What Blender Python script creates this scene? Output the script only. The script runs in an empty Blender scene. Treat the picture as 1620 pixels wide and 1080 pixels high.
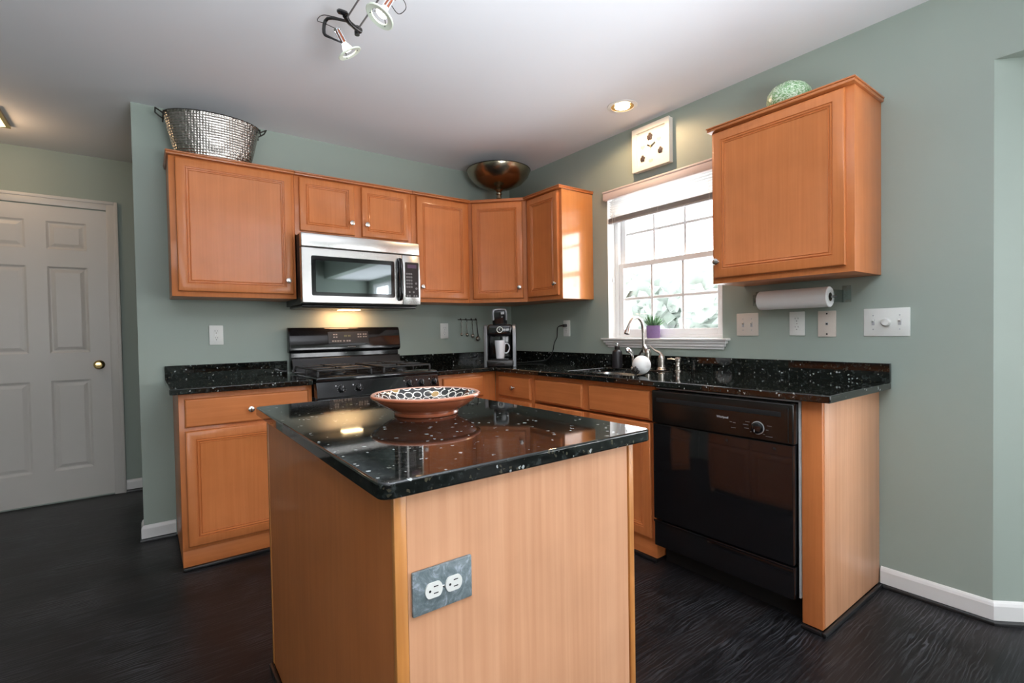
import bpy, bmesh, math, random
from mathutils import Vector, Matrix
random.seed(7)
C = bpy.context.scene.collection
SC = bpy.context.scene
PI = math.pi

# ------------------------------------------------------------------ camera
CAM = Vector((-2.5893, -3.4817, 1.1533))
yaw, pit, rol = math.radians(36.6734), math.radians(1.1665), math.radians(-0.9658)
F = Vector((math.sin(yaw)*math.cos(pit), math.cos(yaw)*math.cos(pit), -math.sin(pit)))
R0 = Vector((math.cos(yaw), -math.sin(yaw), 0)); U0 = R0.cross(F)
RR = R0*math.cos(rol)+U0*math.sin(rol); UU = -R0*math.sin(rol)+U0*math.cos(rol)
cd = bpy.data.cameras.new('camera'); cam = bpy.data.objects.new('camera', cd); C.objects.link(cam)
cd.sensor_width = 36; cd.lens = 781.135/1620*36; cd.clip_start = .02
m = Matrix((RR, UU, -F)).transposed().to_4x4(); m.translation = CAM; cam.matrix_world = m
SC.camera = cam

# ------------------------------------------------------------------ world, daylight, exposure
W = bpy.data.worlds.new('World'); SC.world = W; W.use_nodes = True
bg = W.node_tree.nodes['Background']; bg.inputs[0].default_value = (0.95, 0.975, 1.0, 1); bg.inputs[1].default_value = 8.6
SC.view_settings.view_transform = 'Standard'; SC.view_settings.look = 'None'
SC.view_settings.gamma = 1; SC.view_settings.use_curve_mapping = False
SC.view_settings.exposure = 0.18

def area(name, loc, direction, sx, sy, power, col=(1, 1, 1), portal=False):
    l = bpy.data.lights.new(name, 'AREA'); l.shape = 'RECTANGLE'; l.size = sx; l.size_y = sy
    l.energy = power; l.color = col
    o = bpy.data.objects.new(name, l); C.objects.link(o); o.location = loc
    o.rotation_euler = Vector(direction).to_track_quat('-Z', 'Z').to_euler()
    if portal: l.cycles.is_portal = True
    return o
# daylight enters through these openings (sky portals)
area('daylight_kitchen_window', (.15, -1.553, 1.587), (-1, 0, 0), .84, .98, 1, portal=True)
area('daylight_bay_window', (.95, -5.15, 1.25), (-1, 0, 0), 2.2, 1.65, 1, portal=True)
area('added_rear_side_daylight', (.10, -6.55, 1.12), (0, 1, 0), 1.0, 1.45, 1, portal=True)  # added unseen opening, put in to brighten the counter end panel
area('added_rear_daylight', (-3.55, -6.55, 1.5), (0, 1, 0), 2.1, 1.3, 1, portal=True)  # added unseen opening, supplies general brightness from behind the camera
# added unseen fill light behind the camera, aimed up to brighten the ceiling
cw = area('added_ceiling_fill', (-2.0, -4.1, 1.25), (-.02, .46, 1), .9, .9, 88, (.88, .94, 1)); cw.data.spread = math.radians(120)

# ------------------------------------------------------------------ helpers
def lin(r, g, b):
    f = lambda c: (c/255/12.92 if c/255 <= .04045 else ((c/255+.055)/1.055)**2.4)
    return (f(r), f(g), f(b), 1)

class MB:
    def __init__(s): s.v = []; s.f = []
    def add(s, vs, fs, M=None):
        n = len(s.v)
        for p in vs:
            p = Vector(p); s.v.append(M @ p if M else p)
        s.f += [tuple(i+n for i in f) for f in fs]
        return s
    def bm(s, b, M=None):
        b.verts.index_update()
        s.add([v.co.copy() for v in b.verts], [[v.index for v in f.verts] for f in b.faces], M); b.free(); return s
    def box(s, x0, x1, y0, y1, z0, z1, bev=0, seg=2, M=None):
        x0, x1 = min(x0, x1), max(x0, x1); y0, y1 = min(y0, y1), max(y0, y1); z0, z1 = min(z0, z1), max(z0, z1)
        vs = [(x, y, z) for z in (z0, z1) for y in (y0, y1) for x in (x0, x1)]
        fs = [(0, 2, 3, 1), (4, 5, 7, 6), (0, 1, 5, 4), (2, 6, 7, 3), (0, 4, 6, 2), (1, 3, 7, 5)]
        if bev <= 0: return s.add(vs, fs, M)
        b = bmesh.new(); bv = [b.verts.new(v) for v in vs]
        for f in fs: b.faces.new([bv[i] for i in f])
        bev = min(bev, .49*min(x1-x0, y1-y0, z1-z0))
        bmesh.ops.bevel(b, geom=b.edges[:], offset=bev, segments=seg, affect='EDGES', profile=.5)
        return s.bm(b, M)
    def prism(s, pts, z0, z1, bev=0, seg=2, M=None):
        # polygon in xy (ccw), extruded along z
        n = len(pts)
        vs = [(x, y, z0) for x, y in pts]+[(x, y, z1) for x, y in pts]
        fs = [tuple(range(n-1, -1, -1)), tuple(range(n, 2*n))]+[(i, (i+1) % n, n+(i+1) % n, n+i) for i in range(n)]
        if bev <= 0: return s.add(vs, fs, M)
        b = bmesh.new(); bv = [b.verts.new(v) for v in vs]
        for f in fs: b.faces.new([bv[i] for i in f])
        bmesh.ops.bevel(b, geom=b.edges[:], offset=bev, segments=seg, affect='EDGES', profile=.5)
        return s.bm(b, M)
    def lathe(s, prof, c=(0, 0, 0), n=32, M=None, sx=1, sy=1):
        # prof: list of (r, z); axis z
        T = Matrix.Translation(c)
        if M is not None: T = M @ T
        vs = []; fs = []; rows = []
        for r, z in prof:
            if r < 1e-6: rows.append([len(vs)]); vs.append((0, 0, z))
            else:
                rows.append(list(range(len(vs), len(vs)+n)))
                vs += [(r*sx*math.cos(2*PI*k/n), r*sy*math.sin(2*PI*k/n), z) for k in range(n)]
        for a, b in zip(rows, rows[1:]):
            for k in range(n):
                k2 = (k+1) % n
                if len(a) == 1 and len(b) == 1: continue
                if len(a) == 1: fs.append((a[0], b[k2], b[k]))
                elif len(b) == 1: fs.append((a[k], a[k2], b[0]))
                else: fs.append((a[k], a[k2], b[k2], b[k]))
        return s.add(vs, fs, T)
    def tube(s, pts, r, n=10, M=None, smooth=0, cap=True):
        P = [Vector(p) for p in pts]
        if smooth:
            Q = []
            for i in range(len(P)-1):
                p0 = P[max(i-1, 0)]; p1 = P[i]; p2 = P[i+1]; p3 = P[min(i+2, len(P)-1)]
                for k in range(smooth):
                    t = k/smooth
                    Q.append(.5*((2*p1)+(-p0+p2)*t+(2*p0-5*p1+4*p2-p3)*t*t+(-p0+3*p1-3*p2+p3)*t**3))
            Q.append(P[-1]); P = Q
        R = r if isinstance(r, (list, tuple)) else [r]*len(P)
        if len(R) != len(P):
            R0_ = R; R = [R0_[min(int(i/(len(P)-1)*(len(R0_)-1)), len(R0_)-2)]*(1-(i/(len(P)-1)*(len(R0_)-1) % 1 if i < len(P)-1 else 1)) +
                          R0_[min(int(i/(len(P)-1)*(len(R0_)-1)), len(R0_)-2)+1]*((i/(len(P)-1)*(len(R0_)-1) % 1) if i < len(P)-1 else 1) for i in range(len(P))]
        t0 = (P[1]-P[0]).normalized(); a = t0.orthogonal().normalized()
        vs = []; fs = []
        for i, p in enumerate(P):
            t = (P[min(i+1, len(P)-1)]-P[max(i-1, 0)]).normalized()
            a = (a-t*a.dot(t)).normalized(); b = t.cross(a)
            for k in range(n):
                g = 2*PI*k/n; vs.append(p+(a*math.cos(g)+b*math.sin(g))*R[i])
        for i in range(len(P)-1):
            for k in range(n):
                k2 = (k+1) % n; fs.append((i*n+k, i*n+k2, (i+1)*n+k2, (i+1)*n+k))
        if cap: fs.append(tuple(range(n-1, -1, -1))); fs.append(tuple((len(P)-1)*n+k for k in range(n)))
        return s.add(vs, fs, M)
    def sphere(s, c, r, sc=(1, 1, 1), n=20, M=None):
        b = bmesh.new(); bmesh.ops.create_uvsphere(b, u_segments=n, v_segments=max(6, n//2), radius=r)
        for v in b.verts: v.co = Vector((v.co.x*sc[0]+c[0], v.co.y*sc[1]+c[1], v.co.z*sc[2]+c[2]))
        return s.bm(b, M)
    def torus(s, R, r, M=None, n=28, k=8, sx=1, sy=1):
        vs = []; fs = []
        for i in range(n):
            a = 2*PI*i/n
            for j in range(k):
                g = 2*PI*j/k; q = R+r*math.cos(g)
                vs.append((q*math.cos(a)*sx, q*math.sin(a)*sy, r*math.sin(g)))
        for i in range(n):
            for j in range(k):
                fs.append((i*k+j, ((i+1) % n)*k+j, ((i+1) % n)*k+(j+1) % k, i*k+(j+1) % k))
        return s.add(vs, fs, M)
    def grid(s, xs, ys, keep, z0, z1, mp=lambda p: p):
        # cells of a plan extruded z0..z1, only outer faces
        nx, ny = len(xs)-1, len(ys)-1
        K = lambda i, j: 0 <= i < nx and 0 <= j < ny and keep(.5*(xs[i]+xs[i+1]), .5*(ys[j]+ys[j+1]))
        idx = {}; vs = []; fs = []
        def V(i, j, k):
            if (i, j, k) not in idx: idx[i, j, k] = len(vs); vs.append(mp((xs[i], ys[j], (z0, z1)[k])))
            return idx[i, j, k]
        for i in range(nx):
            for j in range(ny):
                if not K(i, j): continue
                fs.append((V(i, j, 1), V(i+1, j, 1), V(i+1, j+1, 1), V(i, j+1, 1)))
                fs.append((V(i, j, 0), V(i, j+1, 0), V(i+1, j+1, 0), V(i+1, j, 0)))
                if not K(i-1, j): fs.append((V(i, j, 0), V(i, j, 1), V(i, j+1, 1), V(i, j+1, 0)))
                if not K(i+1, j): fs.append((V(i+1, j, 0), V(i+1, j+1, 0), V(i+1, j+1, 1), V(i+1, j, 1)))
                if not K(i, j-1): fs.append((V(i, j, 0), V(i+1, j, 0), V(i+1, j, 1), V(i, j, 1)))
                if not K(i, j+1): fs.append((V(i, j+1, 0), V(i, j+1, 1), V(i+1, j+1, 1), V(i+1, j+1, 0)))
        return s.add(vs, fs)

MW = {}
def mesh_obj(name, mb, mat, parent=None, M=None, smooth=True, bevel=0, ang=35):
    me = bpy.data.meshes.new(name)
    vs = [(M @ v) if M else v for v in mb.v]
    me.from_pydata([tuple(v) for v in vs], [], mb.f)
    b = bmesh.new(); b.from_mesh(me); bmesh.ops.recalc_face_normals(b, faces=b.faces[:]); b.to_mesh(me); b.free()
    me.materials.append(mat)
    if smooth:
        me.polygons.foreach_set('use_smooth', [True]*len(me.polygons)); me.set_sharp_from_angle(angle=math.radians(ang))
    o = bpy.data.objects.new(name, me); C.objects.link(o)
    if parent is not None: o.parent = parent; MW[o] = MW[parent]
    if bevel:
        md = o.modifiers.new('bevel', 'BEVEL'); md.width = bevel; md.segments = 3; md.limit_method = 'ANGLE'; md.angle_limit = math.radians(40)
    return o
def thing(name, label, cat, loc=(0, 0, 0), rotz=0, group=None):
    o = bpy.data.objects.new(name, None); C.objects.link(o); o.location = loc; o.rotation_euler = (0, 0, rotz)
    o.empty_display_size = .05
    o['label'] = label; o['category'] = cat
    if group: o['group'] = group
    MW[o] = Matrix.Translation(loc) @ Matrix.Rotation(rotz, 4, 'Z')
    return o
def part(name, mb, mat, parent, w=True, label=None, bevel=0, smooth=True, ang=35):
    """w=True: mesh given in world coordinates; w=False: in the thing's own frame"""
    o = mesh_obj(name, mb, mat, parent, MW[parent].inverted() if w else None, smooth, bevel, ang)
    if label: o['label'] = label
    return o
def struct(name, mb, mat, parent=None, smooth=False, bevel=0):
    if parent is not None: return part(name, mb, mat, parent, True, bevel=bevel)
    o = mesh_obj(name, mb, mat, None, None, smooth, bevel); o['kind'] = 'structure'; MW[o] = Matrix.Identity(4); return o
def single(name, mb, mat, label, cat, group=None, bevel=0):
    o = mesh_obj(name, mb, mat, None, None, True, bevel); o['label'] = label; o['category'] = cat
    if group: o['group'] = group
    MW[o] = Matrix.Identity(4)
    return o
def text(name, s, size, M, mat, parent, depth=.0004, bold=0):
    cu = bpy.data.curves.new(name, 'FONT'); cu.body = s; cu.size = size; cu.extrude = depth; cu.offset = bold
    cu.align_x = 'CENTER'; cu.align_y = 'CENTER'
    t = bpy.data.objects.new('tmp', cu); C.objects.link(t)
    bpy.context.view_layer.update()
    me = bpy.data.meshes.new_from_object(t); bpy.data.objects.remove(t)
    me.transform(M); me.name = name; me.materials.clear(); me.materials.append(mat)
    o = bpy.data.objects.new(name, me); C.objects.link(o); o.parent = parent; MW[o] = MW[parent]
    return o

# ------------------------------------------------------------------ materials
def newmat(name):
    m = bpy.data.materials.new(name); m.use_nodes = True
    return m, m.node_tree.nodes, m.node_tree.links, m.node_tree.nodes['Principled BSDF']
def mat(name, col, rough=.5, metal=0, spec=.5, coat=0, bump=0, bscale=200, noise=0, nscale=8):
    m, N, L, P = newmat(name)
    P.inputs['Base Color'].default_value = col if len(col) == 4 else (*col, 1)
    P.inputs['Roughness'].default_value = rough; P.inputs['Metallic'].default_value = metal
    P.inputs['Specular IOR Level'].default_value = spec; P.inputs['Coat Weight'].default_value = coat
    P.inputs['Coat Roughness'].default_value = .08
    tc = N.new('ShaderNodeTexCoord')
    n = N.new('ShaderNodeTexNoise'); n.inputs['Scale'].default_value = nscale; L.new(tc.outputs['Object'], n.inputs['Vector'])
    mx = N.new('ShaderNodeMixRGB'); mx.blend_type = 'MULTIPLY'; mx.inputs[0].default_value = 1
    rp = N.new('ShaderNodeMapRange'); rp.inputs[3].default_value = 1-noise; rp.inputs[4].default_value = 1+noise
    L.new(n.outputs['Fac'], rp.inputs[0]); mx.inputs[1].default_value = P.inputs['Base Color'].default_value
    L.new(rp.outputs[0], mx.inputs[2]); L.new(mx.outputs[0], P.inputs['Base Color'])
    if bump:
        n2 = N.new('ShaderNodeTexNoise'); n2.inputs['Scale'].default_value = bscale; L.new(tc.outputs['Object'], n2.inputs['Vector'])
        b = N.new('ShaderNodeBump'); b.inputs['Strength'].default_value = bump; b.inputs['Distance'].default_value = .001
        L.new(n2.outputs['Fac'], b.inputs['Height']); L.new(b.outputs[0], P.inputs['Normal'])
    return m
def wood(name, c1, c2, axis='Z', rough=.3, coat=.3, fine=90, blotch=.12, stretch=.035, spec=.5):
    m, N, L, P = newmat(name)
    tc = N.new('ShaderNodeTexCoord'); mp = N.new('ShaderNodeMapping'); L.new(tc.outputs['Object'], mp.inputs[0])
    sc = [1, 1, 1]; sc['XYZ'.index(axis)] = stretch; mp.inputs['Scale'].default_value = sc
    n = N.new('ShaderNodeTexNoise'); n.inputs['Scale'].default_value = fine; n.inputs['Detail'].default_value = 6; n.inputs['Distortion'].default_value = .4
    L.new(mp.outputs[0], n.inputs['Vector'])
    n3 = N.new('ShaderNodeTexNoise'); n3.inputs['Scale'].default_value = fine*.22; n3.inputs['Detail'].default_value = 3; n3.inputs['Distortion'].default_value = 1.2
    L.new(mp.outputs[0], n3.inputs['Vector'])
    ad = N.new('ShaderNodeMath'); ad.operation = 'ADD'; L.new(n.outputs['Fac'], ad.inputs[0]); L.new(n3.outputs['Fac'], ad.inputs[1])
    r = N.new('ShaderNodeMapRange'); r.inputs[1].default_value = .75; r.inputs[2].default_value = 1.3; L.new(ad.outputs[0], r.inputs[0])
    mx = N.new('ShaderNodeMixRGB'); mx.inputs[1].default_value = c1; mx.inputs[2].default_value = c2; L.new(r.outputs[0], mx.inputs[0])
    n2 = N.new('ShaderNodeTexNoise'); n2.inputs['Scale'].default_value = 7; n2.inputs['Detail'].default_value = 3; L.new(tc.outputs['Object'], n2.inputs['Vector'])
    r2 = N.new('ShaderNodeMapRange'); r2.inputs[1].default_value = .3; r2.inputs[2].default_value = .7; r2.inputs[3].default_value = 1-blotch; r2.inputs[4].default_value = 1+blotch*.6
    L.new(n2.outputs['Fac'], r2.inputs[0])
    m2 = N.new('ShaderNodeMixRGB'); m2.blend_type = 'MULTIPLY'; m2.inputs[0].default_value = 1; L.new(mx.outputs[0], m2.inputs[1]); L.new(r2.outputs[0], m2.inputs[2])
    L.new(m2.outputs[0], P.inputs['Base Color']); P.inputs['Roughness'].default_value = rough
    P.inputs['Coat Weight'].default_value = coat; P.inputs['Coat Roughness'].default_value = .12; P.inputs['Specular IOR Level'].default_value = spec
    return m
def granite(name, k=1.0):
    m, N, L, P = newmat(name)
    tc = N.new('ShaderNodeTexCoord')
    n = N.new('ShaderNodeTexNoise'); n.inputs['Scale'].default_value = 55; n.inputs['Detail'].default_value = 5; n.inputs['Roughness'].default_value = .7; L.new(tc.outputs['Object'], n.inputs['Vector'])
    cr = N.new('ShaderNodeValToRGB'); e = cr.color_ramp.elements
    e[0].position = .5; e[0].color = (.004, .005, .0045, 1); e[1].position = .82; e[1].color = (.045*k, .054*k, .052*k, 1)
    L.new(n.outputs['Fac'], cr.inputs[0])
    col = cr.outputs[0]
    for sc, th, rad, c in ((95, .955, .36, (.34, .36, .35, 1)), (48, .955, .22, (.42, .45, .44, 1)), (120, .88, .42, (.05, .045, .03, 1))):
        v = N.new('ShaderNodeTexVoronoi'); v.inputs['Scale'].default_value = sc
        nd = N.new('ShaderNodeTexNoise'); nd.inputs['Scale'].default_value = sc*1.3; L.new(tc.outputs['Object'], nd.inputs['Vector'])
        va = N.new('ShaderNodeVectorMath'); va.operation = 'MULTIPLY_ADD'; va.inputs[1].default_value = (.012, .012, .012)
        L.new(nd.outputs['Color'], va.inputs[0]); L.new(tc.outputs['Object'], va.inputs[2]); L.new(va.outputs[0], v.inputs['Vector'])
        sp = N.new('ShaderNodeSeparateColor'); L.new(v.outputs['Color'], sp.inputs[0])
        g = N.new('ShaderNodeMath'); g.operation = 'GREATER_THAN'; g.inputs[1].default_value = th; L.new(sp.outputs[0], g.inputs[0])
        d = N.new('ShaderNodeMath'); d.operation = 'LESS_THAN'; d.inputs[1].default_value = rad; L.new(v.outputs['Distance'], d.inputs[0])
        mm = N.new('ShaderNodeMath'); mm.operation = 'MULTIPLY'; L.new(g.outputs[0], mm.inputs[0]); L.new(d.outputs[0], mm.inputs[1])
        mx = N.new('ShaderNodeMixRGB'); L.new(mm.outputs[0], mx.inputs[0]); L.new(col, mx.inputs[1]); mx.inputs[2].default_value = c; col = mx.outputs[0]
    L.new(col, P.inputs['Base Color']); P.inputs['Roughness'].default_value = .045; P.inputs['IOR'].default_value = 1.6
    return m
def emis(name, col, st):
    m, N, L, P = newmat(name); P.inputs['Base Color'].default_value = (0, 0, 0, 1)
    P.inputs['Emission Color'].default_value = (*col, 1); P.inputs['Emission Strength'].default_value = st; return m
def glass(name, tint=(1, 1, 1), refl=.05):
    m, N, L, P = newmat(name); N.remove(P)
    t = N.new('ShaderNodeBsdfTransparent'); t.inputs[0].default_value = (*tint, 1); g = N.new('ShaderNodeBsdfGlossy'); g.inputs['Roughness'].default_value = .02
    x = N.new('ShaderNodeMixShader'); x.inputs[0].default_value = refl; L.new(t.outputs[0], x.inputs[1]); L.new(g.outputs[0], x.inputs[2])
    L.new(x.outputs[0], N['Material Output'].inputs[0]); return m

M_wall = mat('sage_wall_paint', lin(155, 166, 156), .55, bump=.15, bscale=350, noise=.02, nscale=3)
M_ceil = mat('white_ceiling_paint', lin(232, 232, 235), .8, bump=.2, bscale=300, noise=.015, nscale=2)
M_white = mat('white_trim_paint', lin(228, 226, 224), .3, noise=.01)
M_reveal = mat('white_window_paint', lin(236, 236, 234), .4, noise=.01)
M_door = mat('white_door_paint', lin(214, 208, 202), .35, noise=.01)
M_vinyl = mat('white_vinyl', lin(238, 238, 238), .35)
M_wood = wood('maple_vertical', lin(206, 125, 71), lin(196, 115, 62), 'Z', rough=.40, coat=.28, blotch=.07, spec=.3)
M_woodh = wood('maple_horizontal', lin(206, 125, 71), lin(196, 115, 62), 'X', rough=.40, coat=.28, blotch=.07, spec=.3)
M_crown = wood('maple_crown', lin(190, 114, 62), lin(174, 98, 50), 'X', rough=.3, coat=.3)
M_lam = wood('beech_laminate', lin(217, 163, 126), lin(201, 144, 106), 'Z', rough=.36, coat=.1, fine=75, blotch=.05, stretch=.02)
M_post = wood('honey_oak_edging', lin(202, 138, 74), lin(180, 112, 52), 'Z', rough=.35, coat=.2)
M_gran = granite('black_granite')
M_black = mat('black_enamel', (.008, .008, .009), .07, spec=.6)
M_blackm = mat('black_plastic', (.012, .011, .011), .28)
M_dwp = mat('dishwasher_black_plastic', (.010, .009, .008), .2)
M_iron = mat('cast_iron', (.012, .012, .012), .45)
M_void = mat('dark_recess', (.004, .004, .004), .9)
M_shoe = mat('black_shoe_molding', (.010, .010, .011), .35)
M_chrome = mat('chrome', (.75, .75, .76), .12, metal=1)
M_nickel = mat('brushed_nickel', (.50, .46, .42), .26, metal=1)
M_knob = mat('satin_nickel_knob', (.62, .60, .58), .25, metal=1)
M_brass = mat('polished_brass', (.70, .50, .22), .16, metal=1)
M_steel = mat('stainless_steel', (.60, .59, .57), .27, metal=1, bump=.12, bscale=60)
M_plate = mat('white_plastic_plate', lin(226, 227, 222), .35)
M_plate2 = mat('almond_plastic_plate', lin(214, 203, 192), .35)
M_slot = mat('dark_slot', (.01, .01, .01), .6)
M_mark = mat('grey_printed_marks', lin(176, 176, 178), .5)
M_markdim = mat('dim_printed_marks', lin(120, 118, 118), .5)
M_mirror = mat('tinted_oven_glass', (.27, .30, .31), .03, metal=1)
M_glass = glass('window_glass')
M_acry = glass('clear_acrylic', (.86, .90, .90), .10)
M_paper = mat('paper_towel', lin(253, 252, 251), .9, bump=.2, bscale=400)
M_mug = mat('white_porcelain', lin(232, 232, 236), .2)
M_terra = mat('glazed_terracotta', lin(176, 98, 66), .25, coat=.4, noise=.06)
M_grey = mat('silver_plastic', lin(128, 130, 134), .3, metal=.4)

def brushed(m, axis='X'):
    N, L = m.node_tree.nodes, m.node_tree.links; P = N['Principled BSDF']
    tc = N.new('ShaderNodeTexCoord'); mp = N.new('ShaderNodeMapping'); L.new(tc.outputs['Object'], mp.inputs[0])
    mp.inputs['Scale'].default_value = (.01, 1, 1)
    n = N.new('ShaderNodeTexNoise'); n.inputs['Scale'].default_value = 900; L.new(mp.outputs[0], n.inputs['Vector'])
    b = N.new('ShaderNodeBump'); b.inputs['Strength'].default_value = .08; b.inputs['Distance'].default_value = .001
    L.new(n.outputs['Fac'], b.inputs['Height']); L.new(b.outputs[0], P.inputs['Normal'])
brushed(M_steel)

def floor_mat():
    m, N, L, P = newmat('dark_hardwood_planks')
    tc = N.new('ShaderNodeTexCoord')
    br = N.new('ShaderNodeTexBrick'); br.offset = .37; br.inputs['Scale'].default_value = 1
    br.inputs['Brick Width'].default_value = 1.25; br.inputs['Row Height'].default_value = .125; br.inputs['Mortar Size'].default_value = .0012
    br.inputs['Color1'].default_value = (.009, .009, .010, 1); br.inputs['Color2'].default_value = (.014, .012, .012, 1); br.inputs['Mortar'].default_value = (.003, .003, .003, 1)
    L.new(tc.outputs['Object'], br.inputs['Vector'])
    sp = N.new('ShaderNodeSeparateXYZ'); L.new(tc.outputs['Object'], sp.inputs[0])
    # per-plank offset so the grain breaks at every board
    fl = N.new('ShaderNodeMath'); fl.operation = 'FLOOR'; dv = N.new('ShaderNodeMath'); dv.operation = 'DIVIDE'; dv.inputs[1].default_value = .125
    L.new(sp.outputs[1], dv.inputs[0]); L.new(dv.outputs[0], fl.inputs[0])
    ml = N.new('ShaderNodeMath'); ml.operation = 'MULTIPLY'; ml.inputs[1].default_value = 3.71; L.new(fl.outputs[0], ml.inputs[0])
    cb = N.new('ShaderNodeCombineXYZ'); L.new(sp.outputs[0], cb.inputs[0]); L.new(sp.outputs[1], cb.inputs[1]); L.new(ml.outputs[0], cb.inputs[2])
    mp = N.new('ShaderNodeMapping'); mp.inputs['Scale'].default_value = (.16, 1, 1); L.new(cb.outputs[0], mp.inputs[0])
    wv = N.new('ShaderNodeTexWave'); wv.bands_direction = 'Y'; wv.inputs['Scale'].default_value = 22; wv.inputs['Distortion'].default_value = 16
    wv.inputs['Detail'].default_value = 3; wv.inputs['Detail Scale'].default_value = .9; L.new(mp.outputs[0], wv.inputs['Vector'])
    cr = N.new('ShaderNodeValToRGB'); e = cr.color_ramp.elements; e[0].position = .66; e[0].color = (0, 0, 0, 1); e[1].position = .98; e[1].color = (1, 1, 1, 1)
    L.new(wv.outputs['Fac'], cr.inputs[0])
    n = N.new('ShaderNodeTexNoise'); n.inputs['Scale'].default_value = 4; n.inputs['Detail'].default_value = 4; L.new(tc.outputs['Object'], n.inputs['Vector'])
    mr = N.new('ShaderNodeMapRange'); mr.inputs[1].default_value = .42; mr.inputs[2].default_value = .66; L.new(n.outputs['Fac'], mr.inputs[0])
    mu = N.new('ShaderNodeMath'); mu.operation = 'MULTIPLY'; L.new(cr.outputs[0], mu.inputs[0]); L.new(mr.outputs[0], mu.inputs[1])
    mp2 = N.new('ShaderNodeMapping'); mp2.inputs['Scale'].default_value = (.04, 1, 1); L.new(cb.outputs[0], mp2.inputs[0])
    n2 = N.new('ShaderNodeTexNoise'); n2.inputs['Scale'].default_value = 160; n2.inputs['Detail'].default_value = 4; L.new(mp2.outputs[0], n2.inputs['Vector'])
    c2 = N.new('ShaderNodeMapRange'); c2.inputs[1].default_value = .52; c2.inputs[2].default_value = .75; c2.inputs[4].default_value = .55; L.new(n2.outputs['Fac'], c2.inputs[0])
    mxm = N.new('ShaderNodeMath'); mxm.operation = 'MAXIMUM'; L.new(mu.outputs[0], mxm.inputs[0]); L.new(c2.outputs[0], mxm.inputs[1])
    mx = N.new('ShaderNodeMixRGB'); L.new(mxm.outputs[0], mx.inputs[0]); L.new(br.outputs['Color'], mx.inputs[1]); mx.inputs[2].default_value = (.060, .062, .070, 1)
    L.new(mx.outputs[0], P.inputs['Base Color']); P.inputs['Roughness'].default_value = .34; P.inputs['Specular IOR Level'].default_value = .18
    b = N.new('ShaderNodeBump'); b.inputs['Strength'].default_value = .25; b.inputs['Distance'].default_value = .002
    L.new(mxm.outputs[0], b.inputs['Height']); L.new(b.outputs[0], P.inputs['Normal'])
    return m
M_floor = floor_mat()

# ------------------------------------------------------------------ room shell
H = 2.467; XB = -2.6175; YW = -3.07; ZS = 2.144
FL, RL, LL, HL = 1.208, -6.4, -5.2, .12   # far wall y, rear wall y, left wall x, back-wall thickness
BX = .80; BY = YW-BX                       # bay depth and end of its angled wall
struct('floor', MB().box(LL-.1, 1.0, RL-.1, FL+.1, -.1, 0), M_floor)
struct('ceiling', MB().box(LL-.1, .12, RL-.1, FL+.1, H, H+.1), M_ceil)
struct('wall_back', MB().box(XB, 0, 0, HL, 0, H), M_wall)
def holes(rects): return lambda u, v: not any(a < u < b and c < v < d for a, b, c, d in rects)
# right wall with kitchen window and the wide opening into the bay
WY0, WY1, WZ0, WZ1 = -1.975, -1.131, 1.095, 2.08
ok = holes([(WY0, WY1, WZ0, WZ1), (-9, YW, -1, ZS)])
wm = MB().grid([RL-.1, YW, WY0, WY1, FL+.1], [0, WZ0, WZ1, ZS, H], ok, 0, .14, lambda p: (p[2], p[0], p[1]))
struct('wall_right', wm, M_wall)
# window reveal lining, painted white
t = .004
struct('trim_1', MB().box(-.001, .14, WY1-t, WY1+.0, WZ0, WZ1).box(-.001, .14, WY0, WY0+t, WZ0, WZ1).box(-.001, .14, WY0, WY1, WZ1-t, WZ1), M_reveal)
# bay: angled wall, outer wall with windows, second angled wall, low ceiling
def wallseg(mb, p, q, th, z0, z1, rects=()):
    p = Vector((*p, 0)); q = Vector((*q, 0)); d = (q-p); Ln = d.length; d.normalize(); nrm = Vector((-d.y, d.x, 0))
    us = sorted({0, Ln, *[a for r in rects for a in r[:2]]}); zs = sorted({z0, z1, *[a for r in rects for a in r[2:]]})
    return mb.grid(us, zs, holes(rects), 0, th, lambda a: tuple(p+d*a[0]+nrm*a[2]+Vector((0, 0, a[1]))))
YB2 = RL
struct('wall_bay', wallseg(MB(), (0, YW), (BX, BY), .1, 0, ZS+.05), M_wall)
struct('wall_bay_outer', wallseg(MB(), (BX, BY), (BX, YB2), .1, 0, ZS+.05, [(.18, 2.34, .45, 2.06)]), M_wall)
struct('ceiling_bay', MB().prism([(0.1405, YW+.01), (.1405, YB2-.1), (BX+.1, YB2-.1), (BX+.1, BY+.05)], ZS, ZS+.08), M_ceil)
struct('wall_far', MB().box(LL, .14, FL, FL+.1, 0, H), M_wall)
struct('wall_left', MB().box(LL-.1, LL, RL, FL+.1, 0, H), M_wall)
struct('wall_rear', wallseg(MB(), (BX+.1, RL), (LL, RL), .1, 0, H, [(.3, 1.3, .40, 1.85), (3.4, 5.5, .85, 2.15)]), M_wall)  # both rear openings are added to let daylight in

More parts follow.
